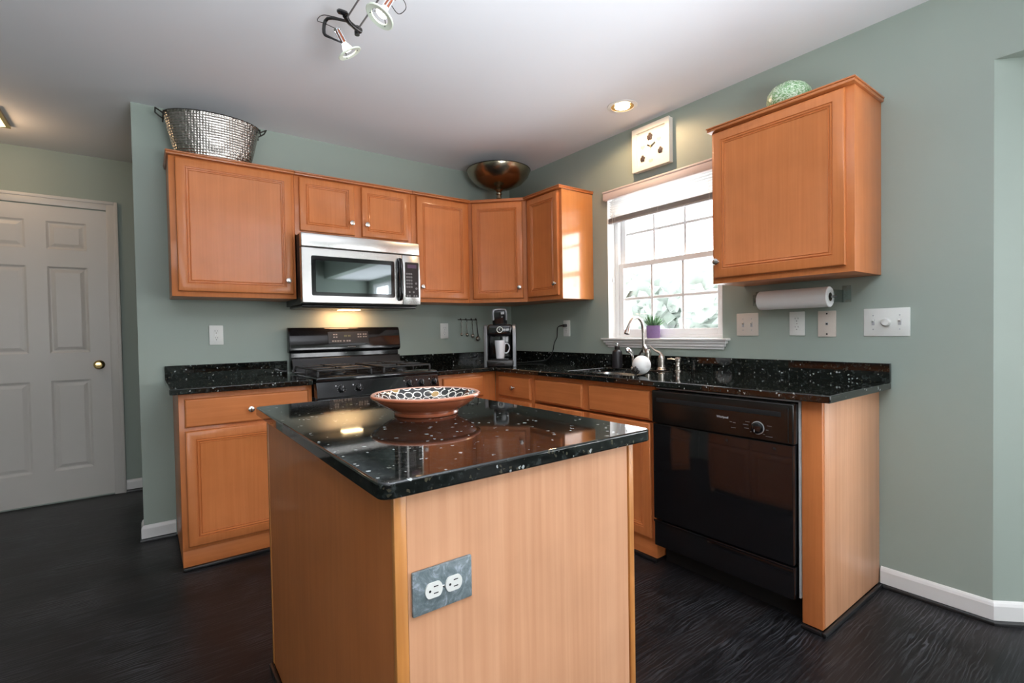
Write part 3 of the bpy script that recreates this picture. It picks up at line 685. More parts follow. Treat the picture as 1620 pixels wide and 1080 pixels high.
part('handle', MB().tube([(hx, my-.001, 1.636), (hx, my-.022, 1.634), (hx, my-.036, 1.610), (hx, my-.040, 1.55), (hx, my-.040, 1.46), (hx, my-.036, 1.405), (hx, my-.022, 1.380), (hx, my-.001, 1.378)], .0115, smooth=5, n=12).box(hx-.014, hx+.014, my-.006, my, 1.372, 1.645, .004), M_black, dr)
kp = part('control_surround', MB().box(xd+.001, mx1, my+.0015, my+.044, 1.343, 1.671, .004), M_steel, mw)
pn = part('control_panel', rrect(-1.189, -1.092, 1.392, 1.625, .005, my+.001, .002), M_blackm, mw)
part('display', MB().box(-1.172, -1.108, my-.0018, my-.0009, 1.587, 1.610), mat('microwave_display', lin(88, 66, 92), .3), pn)
def key(x, z, r0, r1): part('button', MB().lathe([(r0, 0), (r1, 0), (r1, .0004), (r0, .0004), (r0, 0)], n=12, M=Matrix.Translation((x, my-.0013, z)) @ Matrix.Rotation(PI/2, 4, 'X')), M_mark, pn)
for r_ in range(5):
    for c2 in range(3): key(-1.176+c2*.0155, 1.548-r_*.0215, .0038, .0058)
for c2 in range(5):
    if c2 != 2: key(-1.176+c2*.0165, 1.402, .0034, .0054)
key(-1.112, 1.486, .004, .0062); key(-1.110, 1.452, .004, .0068); key(-1.160, 1.428, .0034, .0054); key(-1.131, 1.428, .0034, .0054)
part('underside', MB().box(mx0+.010, mx1-.010, my+.05, -.06, 1.318, 1.3365, .006), M_blackm, mw)
part('task_lamp', MB().box(-1.53, -1.40, -.16, -.08, 1.315, 1.3175), emis('warm_task_lamp', (1, .72, .38), 14), mw)
area('microwave_task_light', (-1.465, -.10, 1.312), (0, .25, -1), .26, .05, 1.7, (1, .50, .24))

# ------------------------------------------------------------------ gas range
rg = thing('gas_range', 'black gas range with glossy backguard and cast iron grates', 'stove', ((XM0+XM1)/2, -.33, 0))
rx0, rx1 = XM0+.006, XM1-.006
part('body', MB().box(rx0+.002, rx1-.002, -.62, -.01, .02, .80), M_blackm, rg)
part('cooktop', MB().box(rx0, rx1, -.655, -.085, .885, .915, .008, 3).box(rx0+.002, rx1-.002, -.60, -.085, .80, .886), M_black, rg)
# sloping control panel
cpn = MB().add([(rx0, -.655, .888), (rx0, -.678, .80), (rx0, -.600, .80), (rx0, -.600, .888), (rx1, -.655, .888), (rx1, -.678, .80), (rx1, -.600, .80), (rx1, -.600, .888)], [(0, 1, 2, 3), (4, 7, 6, 5), (0, 4, 5, 1), (1, 5, 6, 2), (2, 6, 7, 3), (3, 7, 4, 0)])
cp2 = part('knob_panel', cpn, M_black, rg, bevel=.003)
tilt = math.atan2(.023, .088)
for i, kx in enumerate((-1.700, -1.602, -1.288, -1.205, -1.118)):
    Mk2 = Matrix.Translation((kx, -.666, .843)) @ Matrix.Rotation(PI/2-tilt, 4, 'X')
    kn = part('knob', MB().lathe([(.021, 0), (.021, .004), (.0175, .007), (.0165, .022), (.014, .0245), (0, .025)], n=28, M=Mk2).box(-.0045, .0045, -.0165, .0165, .02, .031, .002, M=Mk2), M_black, cp2)
    tk = MB()
    for a_ in range(11):
        g_ = -PI*.72+a_*PI*1.44/10+PI/2
        tk.box(-.0006, .0006, .0225, .0255, .0006, .0012, M=Mk2 @ Matrix.Rotation(g_-PI/2, 4, 'Z'))
    tk.box(-.034, -.027, .017, .024, .0006, .0012, M=Mk2)
    tk.box(-.0008, .0008, .006, .016, .0308, .0315, M=Mk2)
    part('dial_marks', tk, M_mark, cp2)
part('oven_door', MB().box(rx0+.002, rx1-.002, -.672, -.621, .205, .792, .006), M_black, rg)
part('oven_handle', MB().tube([(rx0+.05, -.672, .745), (rx0+.055, -.715, .745), (rx0+.09, -.722, .745), (rx1-.09, -.722, .745), (rx1-.055, -.715, .745), (rx1-.05, -.672, .745)], .011, smooth=3), M_black, rg)
part('storage_drawer', MB().box(rx0+.002, rx1-.002, -.668, -.621, .05, .197, .006), M_black, rg)
# backguard, lower vent riser and glossy upper console
bgp = [(-.012, 1.035), (-.060, 1.035), (-.080, 1.050), (-.078, 1.090), (-.062, 1.175), (-.050, 1.200), (-.020, 1.203), (-.012, 1.200)]
def xprism(poly, x0_, x1_):
    n = len(poly); vs = [(x0_, y_, z_) for y_, z_ in poly]+[(x1_, y_, z_) for y_, z_ in poly]
    return MB().add(vs, [tuple(range(n)), tuple(range(2*n-1, n-1, -1))]+[(i, n+i, n+(i+1) % n, (i+1) % n) for i in range(n)])
bk = part('backguard', xprism(bgp, rx0-.006, rx1+.006), M_black, rg, bevel=.006)
part('vent_riser', xprism([(-.012, .914), (-.118, .914), (-.112, .925), (-.085, 1.0), (-.060, 1.005), (-.058, 1.034), (-.012, 1.034)], rx0+.006, rx1-.006), M_black, rg, bevel=.002)
# console overlay on the sloping face between (-.078,1.09) and (-.062,1.175)
sl = math.atan2(.016, .085)
Mc = Matrix.Translation((-1.4555, -.0715, 1.131)) @ Matrix.Rotation(PI/2-sl, 4, 'X')
ov = part('control_panel', MB().box(-.140, .140, -.041, .041, 0, .0012, .0005, 1, M=Mc), mat('console_black', (.016, .016, .018), .25), bk)
for gx, cols, rows in ((-.105, 2, 2), (.062, 2, 2), (.100, 2, 2)):
    for a_ in range(cols):
        for b2 in range(rows): part('button', MB().box(gx+a_*.016, gx+a_*.016+.011, .004+b2*.018-.004, .004+b2*.018+.003, .0012, .0018, M=Mc), M_markdim, ov)
for gx in (-.115, -.098, -.081, -.064, -.040, -.018, -.002): part('button', MB().box(gx, gx+.012, -.028, -.019, .0012, .0018, M=Mc), M_markdim, ov)
clk = MB()
for gx in (-.030, -.020, -.004, .006): clk.box(gx, gx+.006, .006, .016, .0012, .0018, M=Mc)
part('clock_display', clk, mat('olive_clock_digits', lin(78, 84, 44), .4), ov)
for gx, w_ in ((-.060, .012), (-.045, .006), (-.036, .016), (-.017, .010)): part('printed_mark', MB().box(gx+.05, gx+w_+.05, -.0005, .0015, .0, .0006, M=Matrix.Translation((-1.4555, -.0805, 1.068)) @ Matrix.Rotation(PI/2, 4, 'X')), M_mark, bk)
# burners and grates
for (bx, by) in ((-1.655, -.47), (-1.655, -.22), (-1.265, -.47), (-1.265, -.22)):
    part('burner', MB().lathe([(.046, 0), (.046, .010), (.038, .014), (.038, .020), (.030, .024), (0, .024)], c=(bx, by, .9155)), M_iron, rg)
for gx in (-1.655, -1.265):
    gm = MB(); a, b_, c_, d_ = gx-.155, gx+.155, -.595, -.105
    for (p, q_) in (((a, c_), (b_, c_)), ((a, d_), (b_, d_)), ((a, c_), (a, d_)), ((b_, c_), (b_, d_)), ((a, -.35), (b_, -.35))):
        gm.box(min(p[0], q_[0])-.005, max(p[0], q_[0])+.005, min(p[1], q_[1])-.005, max(p[1], q_[1])+.005, .943, .954, .003)
    for by in (-.47, -.22):
        for an in range(4):
            g_ = an*PI/2; gm.box(.02, .125 if an % 2 else .15, -.0045, .0045, .945, .958, .003, M=Matrix.Translation((gx, by, 0)) @ Matrix.Rotation(g_, 4, 'Z'))
    for px_ in (a, b_):
        for py in (c_, d_, -.35): gm.box(px_-.006, px_+.006, py-.006, py+.006, .9152, .945, .002)
    part('grate', gm, M_iron, rg)

# ------------------------------------------------------------------ things on and around the worktop
# terracotta bowl with mosaic glaze
bc = (-1.895, -2.100, CT+.0012)
bowl = thing('bowl', 'shallow terracotta bowl with black and white mosaic inside on the island', 'bowl', bc)
part('bowl_body', MB().lathe([(0, .003), (.086, .003), (.091, 0), (.097, .001), (.098, .005), (.095, .010), (.102, .0145), (.125, .0265), (.144, .039), (.154, .048), (.156, .0505), (.162, .052), (.1665, .0555), (.1675, .0595), (.165, .0625)], n=64), M_terra, bowl, w=False)
part('rim', MB().lathe([(.165, .0623), (.162, .0645), (.157, .064), (.154, .0615)], n=64), mat('pink_glazed_rim', lin(206, 160, 142), .25, coat=.3), bowl, w=False)
M_mos, N, L, P = newmat('mosaic_glaze')
tc = N.new('ShaderNodeTexCoord'); v = N.new('ShaderNodeTexVoronoi'); v.voronoi_dimensions = '2D'; v.inputs['Scale'].default_value = 42; v.inputs['Randomness'].default_value = .45
gr = N.new('ShaderNodeTexGradient'); gr.gradient_type = 'RADIAL'; L.new(tc.outputs['Object'], gr.inputs[0])
ln_ = N.new('ShaderNodeVectorMath'); ln_.operation = 'LENGTH'; L.new(tc.outputs['Object'], ln_.inputs[0])
ma = N.new('ShaderNodeMath'); ma.operation = 'MULTIPLY'; ma.inputs[1].default_value = 27; L.new(gr.outputs[1], ma.inputs[0])
mb_ = N.new('ShaderNodeMath'); mb_.operation = 'MULTIPLY'; mb_.inputs[1].default_value = 36; L.new(ln_.outputs['Value'], mb_.inputs[0])
cx_ = N.new('ShaderNodeCombineXYZ'); L.new(ma.outputs[0], cx_.inputs[0]); L.new(mb_.outputs[0], cx_.inputs[1]); L.new(cx_.outputs[0], v.inputs['Vector'])
v.inputs['Scale'].default_value = 1.0; v.inputs['Randomness'].default_value = .3
cr = N.new('ShaderNodeValToRGB'); cr.color_ramp.interpolation = 'CONSTANT'; e = cr.color_ramp.elements
e[0].position = 0; e[0].color = lin(46, 46, 46); e[1].position = .38; e[1].color = lin(236, 232, 224); e3 = e.new(.50); e3.color = lin(40, 38, 38)
L.new(v.outputs['Distance'], cr.inputs[0])
ca = N.new('ShaderNodeSeparateColor'); L.new(v.outputs['Color'], ca.inputs[0])
gt = N.new('ShaderNodeMath'); gt.operation = 'GREATER_THAN'; gt.inputs[1].default_value = .965; L.new(ca.outputs[0], gt.inputs[0])
lt = N.new('ShaderNodeMath'); lt.operation = 'LESS_THAN'; lt.inputs[1].default_value = .4; L.new(v.outputs['Distance'], lt.inputs[0])
mu = N.new('ShaderNodeMath'); mu.operation = 'MULTIPLY'; L.new(gt.outputs[0], mu.inputs[0]); L.new(lt.outputs[0], mu.inputs[1])
mx = N.new('ShaderNodeMixRGB'); L.new(mu.outputs[0], mx.inputs[0]); L.new(cr.outputs[0], mx.inputs[1]); mx.inputs[2].default_value = lin(176, 140, 84)
L.new(mx.outputs[0], P.inputs['Base Color']); P.inputs['Roughness'].default_value = .15; P.inputs['Coat Weight'].default_value = .5
part('mosaic_inside', MB().lathe([(.1542, .0615), (.147, .053), (.128, .036), (.098, .022), (.06, .013), (0, .010)], n=64), M_mos, bowl, w=False, label='black and white cell pattern')

# hammered tub on the left wall cabinet
M_ham, N, L, P = newmat('hammered_metal')
P.inputs['Base Color'].default_value = (.40, .37, .34, 1); P.inputs['Metallic'].default_value = 1; P.inputs['Roughness'].default_value = .26
tc = N.new('ShaderNodeTexCoord')
sx = N.new('ShaderNodeSeparateXYZ'); L.new(tc.outputs['Object'], sx.inputs[0])
v = N.new('ShaderNodeTexVoronoi'); v.inputs['Scale'].default_value = 74; v.inputs['Randomness'].default_value = .12; L.new(tc.outputs['Object'], v.inputs['Vector'])
bp = N.new('ShaderNodeBump'); bp.inputs['Strength'].default_value = 1; bp.inputs['Distance'].default_value = .0032; L.new(v.outputs['Distance'], bp.inputs['Height']); L.new(bp.outputs[0], P.inputs['Normal'])
tub = thing('metal_tub', 'oval hammered metal tub with two handles on the left wall cabinet', 'tub', (-2.238, -.162, UC))
prof = [(0, .003), (.172, .003), (.178, 0), (.182, .004), (.205, .09), (.236, .232), (.2385, .240), (.242, .243), (.2405, .247), (.235, .246), (.232, .236), (.20, .09), (.176, .012), (0, .010)]
tb = part('tub_body', MB().lathe(prof, n=72, sy=.62), M_ham, tub, w=False)
M_dkm = mat('dark_metal_wire', (.06, .055, .05), .35, metal=1)
part('rim_band', MB().add(*(lambda t_: (t_.v, t_.f))(MB().torus(.2385, .0035, M=Matrix.Translation((0, 0, .246)), n=72, k=8, sy=.62))), M_dkm, tub, w=False)
for s_ in (-1, 1):
    part('handle', MB().tube([(s_*.232, -.04, .225), (s_*.255, -.04, .240), (s_*.272, -.034, .252), (s_*.272, .034, .252), (s_*.255, .04, .240), (s_*.232, .04, .225)], .004).tube([(s_*.238, -.04, .208), (s_*.236, -.04, .246)], .004).tube([(s_*.238, .04, .208), (s_*.236, .04, .246)], .004), M_dkm, tub, w=False)

# footed metal bowl on the corner cabinet
ped = thing('footed_bowl', 'wide shallow aged metal bowl on a stem above the corner cabinet', 'bowl', (-.345, -.33, UC))
M_aged = mat('aged_bronze', (.36, .30, .22), .22, metal=1, bump=.5, bscale=90, noise=.35, nscale=14)
part('bowl_body', MB().lathe([(0, .118), (.028, .118), (.10, .132), (.18, .168), (.228, .215), (.246, .258), (.247, .262), (.243, .262), (.238, .255), (.222, .22), (.175, .175), (.10, .139), (0, .125)], n=64), M_aged, ped, w=False)
part('stem', MB().lathe([(0, 0), (.062, 0), (.064, .006), (.048, .014), (.026, .026), (.022, .038), (.028, .044), (.022, .050), (.018, .075), (.024, .084), (.024, .090), (.018, .097), (.024, .108), (.040, .119)], n=40), M_aged, ped, w=False)
part('rim', MB().torus(.2465, .003, M=Matrix.Translation((0, 0, .262)), n=64, k=6), M_dkm, ped, w=False)

# green mottled ornament on the right wall cabinet
M_grn, N, L, P = newmat('green_white_mottle')
tc = N.new('ShaderNodeTexCoord'); n1 = N.new('ShaderNodeTexNoise'); n1.inputs['Scale'].default_value = 55; n1.inputs['Detail'].default_value = 5; n1.inputs['Distortion'].default_value = 3; L.new(tc.outputs['Object'], n1.inputs['Vector'])
cr = N.new('ShaderNodeValToRGB'); e = cr.color_ramp.elements; e[0].position = .38; e[0].color = lin(104, 150, 96); e[1].position = .6; e[1].color = lin(226, 236, 220); e3 = e.new(.48); e3.color = lin(150, 188, 140)
L.new(n1.outputs['Fac'], cr.inputs[0]); L.new(cr.outputs[0], P.inputs['Base Color']); P.inputs['Roughness'].default_value = .3
gb = MB().lathe([(0, 0), (.05, 0), (.058, .006), (.082, .035), (.094, .070), (.090, .100), (.070, .126), (.045, .138), (.030, .141), (.027, .148), (.018, .149), (.020, .138), (0, .134)], c=(-.155, -2.402, UC), n=40)
for i, v_ in enumerate(gb.v):
    pass
single('green_vase', gb, M_grn, 'round green and white mottled vase on top of the right wall cabinet', 'vase')

# wall clock above the window
ck = thing('wall_clock', 'square white wall clock with dark ornaments hanging above the window', 'clock', (0, -1.527, 2.157))
part('frame', MB().grid([-1.665, -1.650, -1.404, -1.389], [2.157, 2.172, 2.411, 2.426], lambda u, v: True, 0, .030, lambda p: (-p[2]-.0005, p[0], p[1])), mat('clock_white', lin(236, 230, 220), .45), ck, bevel=.002)
fr = MB().grid([-1.667, -1.634, -1.420, -1.387], [2.155, 2.188, 2.395, 2.428], lambda u, v: not (-1.634 < u < -1.420 and 2.188 < v < 2.395), .030, .042, lambda p: (-p[2], p[0], p[1]))
part('border', fr, mat('clock_border', lin(238, 232, 222), .4), ck, bevel=.002)
M_orn = mat('dark_brown_ornament', lin(66, 54, 52), .6); M_hrt = mat('pale_grey_heart', lin(186, 180, 174), .6)
for (yy, z, s_) in ((-1.521, 2.350, 1.15), (-1.598, 2.245, 1.0), (-1.465, 2.228, 1.0)):
    om = MB()
    for (a_, b2, r_) in ((0, 0, .013), (-.010, .004, .008), (.010, .004, .008), (0, .014, .009), (-.006, -.009, .008), (.007, -.009, .008), (.012, -.004, .006)):
        om.sphere((-.034, yy+a_*s_, z+b2*s_), r_*s_, (.45, 1, 1), 10)
    part('ornament', om, M_orn, ck)
for (yy, z) in ((-1.465, 2.300), (-1.585, 2.318), (-1.525, 2.200)):
    hm = []
    for i in range(28):
        a_ = 2*PI*i/28; hm.append((.0011*16*math.sin(a_)**3*.9, .0011*(13*math.cos(a_)-5*math.cos(2*a_)-2*math.cos(3*a_)-math.cos(4*a_))*.9))
    part('heart', MB().prism(hm[::-1], 0, .001, M=Matrix.Translation((-.0306, yy, z)) @ RM), M_hrt, ck)
part('hour_hand', MB().box(-.0045, .0045, 0, .030, 0, .0012, M=Matrix.Translation((-.034, -1.527, 2.290)) @ RM @ Matrix.Rotation(1.05, 4, 'Z')), M_slot, ck)
part('minute_hand', MB().box(-.0038, .0038, 0, .038, 0, .0012, M=Matrix.Translation((-.0355, -1.527, 2.290)) @ RM @ Matrix.Rotation(-1.15, 4, 'Z')), M_slot, ck)
part('second_hand', MB().box(-.0008, .0008, -.026, .008, 0, .001, M=Matrix.Translation((-.037, -1.527, 2.290)) @ RM).lathe([(0, .006), (.004, .005), (.004, -.004)], n=12, M=Matrix.Translation((-.034, -1.527, 2.290)) @ RM), mat('gold_hand', (.5, .4, .2), .4), ck)

# blinds
bl = thing('window_blind', 'white horizontal slat blind raised to the top of the kitchen window', 'blind', (0, -1.553, 2.04))
part('valance', MB().box(-.030, -.0015, -1.988, -1.118, 2.040, 2.100, .005).box(-.034, -.0015, -1.990, -1.116, 2.086, 2.1, .004), mat('blind_valance', lin(222, 208, 204), .45), bl)
M_slat = mat('white_slat', lin(235, 235, 233), .45)
sl_ = MB()
for i in range(8):
    z = 2.028-i*.0162
    pr2 = [(-.0125, 0), (-.006, .0022), (0, .003), (.006, .0022), (.0125, 0), (.0125, -.0007), (.006, .0015), (0, .0023), (-.006, .0015), (-.0125, -.0007)]
    kk = len(pr2); Ms = Matrix.Translation((.013, 0, z)) @ Matrix.Rotation(.42, 4, 'Y')
    sl_.add([(a_, y_, b2) for y_ in (-1.962, -1.142) for a_, b2 in pr2], [(i2, (i2+1) % kk, kk+(i2+1) % kk, kk+i2) for i2 in range(kk)]+[tuple(range(kk)), tuple(range(2*kk-1, kk-1, -1))], Ms)
part('slats', sl_, M_slat, bl)
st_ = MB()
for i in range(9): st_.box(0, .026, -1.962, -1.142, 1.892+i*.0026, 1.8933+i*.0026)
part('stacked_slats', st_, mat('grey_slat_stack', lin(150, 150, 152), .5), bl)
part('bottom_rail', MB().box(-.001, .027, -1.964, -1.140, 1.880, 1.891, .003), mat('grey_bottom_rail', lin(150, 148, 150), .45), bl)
part('cords', MB().tube([(.0, -1.20, 1.88), (0, -1.20, 2.04)], .001, n=6).tube([(0, -1.55, 1.88), (0, -1.55, 2.04)], .001, n=6).tube([(0, -1.90, 1.88), (0, -1.90, 2.04)], .001, n=6), M_plate, bl)
part('pull_cord', MB().tube([(-.006, -1.184, 2.04), (-.006, -1.185, 1.50)], .0014, n=6).lathe([(0, 0), (.005, .002), (.0065, .012), (.003, .028), (0, .03)], c=(-.006, -1.185, 1.475), n=12), M_plate, bl)

# potted succulent on the sill
pp = thing('potted_succulent', 'spiky green succulent in a purple cube pot on the window sill', 'potted plant', (.012, -1.497, 1.0957), math.radians(38))
M_pot = mat('speckled_purple_pot', lin(128, 100, 142), .35, noise=.15, nscale=60)
pm = MB(); o_, h_ = .041, .080
for (r_, z) in ((o_*.90, 0), (o_, .012), (o_*1.04, h_), (o_*.93, h_), (o_*.90, h_-.012)): pm.v += [Vector(p) for p in rr(-r_, r_, -r_, r_, .006, z, 3)]
nn = 16
pm.f = [(i*nn+k, i*nn+(k+1) % nn, (i+1)*nn+(k+1) % nn, (i+1)*nn+k) for i in range(4) for k in range(nn)]+[tuple(range(nn))]
part('pot', pm, M_pot, pp, w=False)
part('soil', MB().box(-o_*.88, o_*.88, -o_*.88, o_*.88, h_-.016, h_-.011), mat('soil', (.03, .02, .015), .9), pp, w=False)
M_leaf = mat('succulent_green', lin(92, 130, 92), .45, noise=.3, nscale=120)
lf = MB()
for i in range(34):
    a_ = i*2.399; el = .25+1.1*(i/34); ln = .055+.022*random.random()
    d_ = Vector((math.cos(a_)*math.cos(el), math.sin(a_)*math.cos(el), math.sin(el)))
    p0 = Vector((math.cos(a_)*.008, math.sin(a_)*.008, h_-.012)); dn = Vector((math.cos(a_), math.sin(a_), 0))
    lf.tube([p0, p0+d_*ln*.45+Vector((0, 0, .006)), p0+d_*ln*.8+Vector((0, 0, .012)), p0+d_*ln+Vector((0, 0, .019))], [.0055, .006, .0035, .0006], n=6, smooth=3)
part('leaves', lf, M_leaf, pp, w=False)

# faucet set
fx = -.092; z0 = CT
fc = thing('faucet', 'gooseneck brushed nickel faucet behind the sink under the window', 'faucet', (fx, -1.50, z0))
part('spout', MB().tube([(fx, -1.505, z0+.10), (fx, -1.502, z0+.17), (fx, -1.50, z0+.24), (fx-.012, -1.50, z0+.288), (fx-.045, -1.50, z0+.318), (fx-.085, -1.50, z0+.318), (fx-.118, -1.50, z0+.296), (fx-.138, -1.50, z0+.262)], [.010, .010, .0095, .009, .009, .0085, .0085, .0085], smooth=5, n=16)
     .tube([(fx-.135, -1.50, z0+.268), (fx-.150, -1.50, z0+.236), (fx-.155, -1.50, z0+.222)], [.010, .015, .016], n=16), M_nickel, fc)
part('spout_body', MB().lathe([(0, 0), (.030, 0), (.030, .006), (.024, .010), (.022, .02), (.019, .07), (.021, .10), (.017, .118), (.012, .125), (0, .126)], c=(fx, -1.535, z0), n=28).tube([(fx, -1.53, z0+.115), (fx, -1.518, z0+.125), (fx, -1.506, z0+.15)], [.014, .012, .0105], smooth=3), M_nickel, fc)
part('bridge_arm', MB().tube([(fx, -1.505, z0+.13), (fx-.01, -1.485, z0+.10), (fx-.03, -1.462, z0+.05), (fx-.04, -1.455, z0+.004)], .006, smooth=5), M_dkm, fc, label='dark curved arm')
fh = part('handle_body', MB().lathe([(0, 0), (.031, 0), (.032, .005), (.026, .010), (.026, .014), (.022, .018), (.021, .05), (.022, .068), (.018, .085), (.012, .095), (0, .098)], c=(fx, -1.635, z0), n=28), M_nickel, fc)
part('lever', MB().tube([(fx, -1.637, z0+.085), (fx-.004, -1.622, z0+.105), (fx-.01, -1.595, z0+.118), (fx-.014, -1.575, z0+.135), (fx-.016, -1.562, z0+.143)], [.010, .0085, .006, .0055, .007], smooth=4), M_nickel, fh)
sd = thing('soap_dispenser', 'small nickel soap dispenser with knurled top right of the faucet handle', 'soap dispenser', (fx, -1.749, z0))
part('dispenser_body', MB().lathe([(0, 0), (.021, 0), (.021, .004), (.014, .008), (.013, .028), (.015, .030), (.013, .033), (.013, .055), (.017, .058), (.018, .074), (.013, .081), (0, .083)], c=(fx, -1.749, z0), n=24), M_nickel, sd)
part('nozzle', MB().tube([(fx, -1.745, z0+.066), (fx-.01, -1.72, z0+.070), (fx-.02, -1.690, z0+.071)], .0035, smooth=3), M_nickel, sd)
sy_ = thing('side_sprayer', 'chrome side sprayer standing left of the gooseneck faucet', 'faucet', (fx, -1.418, z0))
part('sprayer_body', MB().lathe([(0, 0), (.018, 0), (.018, .006), (.012, .012), (.011, .05), (.012, .085), (0, .09)], c=(fx, -1.418, z0), n=20), M_chrome, sy_)
part('spray_head', MB().tube([(fx, -1.418, z0+.080), (fx-.006, -1.412, z0+.100), (fx-.022, -1.400, z0+.116), (fx-.034, -1.392, z0+.115)], [.012, .014, .017, .016], smooth=3, n=16), M_chrome, sy_)
sb = thing('soap_bottle', 'matte black pump bottle at the back left corner of the sink', 'bottle', (-.107, -1.300, z0))
part('bottle_body', MB().lathe([(0, 0), (.030, 0), (.033, .003), (.033, .095), (.030, .108), (.016, .118), (.014, .124)], c=(-.107, -1.300, z0), n=28), mat('matte_black_bottle', (.016, .015, .018), .35), sb)
part('pump_collar', MB().lathe([(.016, .120), (.017, .122), (.017, .140), (.010, .142), (0, .142)], c=(-.107, -1.300, z0), n=20), M_blackm, sb)
part('pump_head', MB().lathe([(.005, .142), (.005, .152), (.012, .154), (.012, .162), (0, .166)], c=(-.107, -1.300, z0), n=20), M_chrome, sb)
sb2 = thing('dish_scrubber', 'round white dish scrubber with black bristles by the sink front', 'scrubber', (-.43, -1.755, z0))
part('scrubber_body', MB().sphere((-.43, -1.755, z0+.056), .050, (.95, 1, 1), 28), mat('white_scrubber', lin(252, 252, 250), .4), sb2)
brs = MB()
for i in range(46):
    a_ = 2*PI*random.random(); r_ = .022*math.sqrt(random.random())
    bp0 = Vector((-.470, -1.752, z0+.030)); bd = Vector((-.85, -.15, -.45)).normalized(); u_ = bd.orthogonal().normalized(); w_ = bd.cross(u_)
    s0 = bp0+(u_*math.cos(a_)+w_*math.sin(a_))*r_-bd*.008
    tip = s0+bd*.028
    if tip.z < z0+.001: tip = s0+bd*((s0.z-z0-.001)/.62*1.0 if s0.z > z0+.001 else 0)
    if (tip-s0).length > .004: brs.tube([s0, tip], .0013, n=5)
part('bristles', brs, M_blackm, sb2)

# ------------------------------------------------------------------ coffee maker in the corner
km = thing('coffee_maker', 'black and silver single-serve coffee maker in the corner of the worktop', 'coffee maker', (-.50, -.535, CT+.0005), math.radians(-37))
# local: x right, -y to the front
def kbox(*a, **k): return MB().box(*a, **k)
part('base', MB().box(-.095, .095, -.165, .14, 0, .052, .012, 3), M_blackm, km, w=False)
part('drip_tray', MB().box(-.062, .062, -.160, -.05, .052, .058, .003).tube([(-.03, -.1665, .022), (0, -.1672, .024), (.03, -.1665, .022)], .0025), M_black, km, w=False)
part('body', MB().box(-.088, .088, -.02, .14, .05, .30, .015, 3), M_black, km, w=False)
part('brew_head', MB().box(-.088, .088, -.150, .10, .215, .300, .022, 4), M_black, km, w=False)
for s_ in (-1, 1):
    pts = [(-.160, .0), (-.125, .0), (-.120, .20), (-.098, .262), (-.02, .285), (-.06, .300), (-.125, .290), (-.158, .245)]
    sm_ = MB(); n = len(pts); X0, X1 = (s_*.089, s_*.112)
    sm_.v = [Vector((X0, a_, b2)) for a_, b2 in pts]+[Vector((X1, a_*.96, b2)) for a_, b2 in pts]
    sm_.f = [tuple(range(n)), tuple(range(2*n-1, n-1, -1))]+[(i, n+i, n+(i+1) % n, (i+1) % n) for i in range(n)]
    part('silver_side_trim', sm_, M_grey, km, w=False, bevel=.003)
    part('side_shell', MB().box(s_*.086, s_*.116, -.115, .13, .0, .292, .012, 3), M_blackm, km, w=False)
hd = part('lid', MB().add(*(lambda t_: (t_.v, t_.f))(MB().box(-.052, .052, -.075, .03, 0, .118, .020, 4, M=Matrix.Translation((0, -.045, .295)) @ Matrix.Rotation(.12, 4, 'X')))), M_black, km, w=False)
part('lid_handle', MB().tube([(-.046, -.125, .330), (-.046, -.133, .385), (-.030, -.128, .402), (.030, -.128, .402), (.046, -.133, .385), (.046, -.125, .330)], .008, smooth=4), M_grey, km, w=False, label='grey arched handle')
Mlg = Matrix.Translation((0, -.1512, .262)) @ Matrix.Rotation(PI/2, 4, 'X')
lg = part('logo_badge', MB().torus(.0195, .0028, M=Mlg, n=28, k=6), M_plate, km, w=False)
text('logo_letter', 'K', .024, Mlg, M_mark, lg, .0006)
cbl = part('power_cord', MB().tube([(-.046, -.672, 1.187), (-.048, -.655, 1.175), (-.045, -.648, 1.14), (-.042, -.640, 1.10), (-.040, -.615, 1.07), (-.038, -.598, 1.04), (-.038, -.590, 1.005), (-.040, -.56, .955), (-.06, -.52, .925), (-.14, -.47, .914), (-.28, -.44, .912), (-.36, -.43, .925)], .0035, smooth=5), M_blackm, km)
part('plug', MB().box(-.040, -.0085, -.723, -.700, 1.180, 1.202, .005, 3).tube([(-.038, -.705, 1.191), (-.044, -.690, 1.190), (-.046, -.672, 1.187)], [.008, .006, .0045], smooth=4), M_blackm, cbl)
mg = thing('mug', 'tall white mug standing on the coffee maker tray', 'mug', MW[km] @ Vector((0, -.105, .0585)), math.radians(-37))
part('mug_body', MB().lathe([(0, 0), (.026, 0), (.029, .003), (.038, .105), (.0385, .128), (.0365, .128), (.034, .10), (.026, .008), (0, .006)], n=32), M_mug, mg, w=False)
part('handle', MB().tube([(.034, 0, .104), (.050, 0, .106), (.063, 0, .092), (.066, 0, .070), (.058, 0, .048), (.044, 0, .038), (.031, 0, .040)], .0045, smooth=4, n=10), M_mug, mg, w=False)

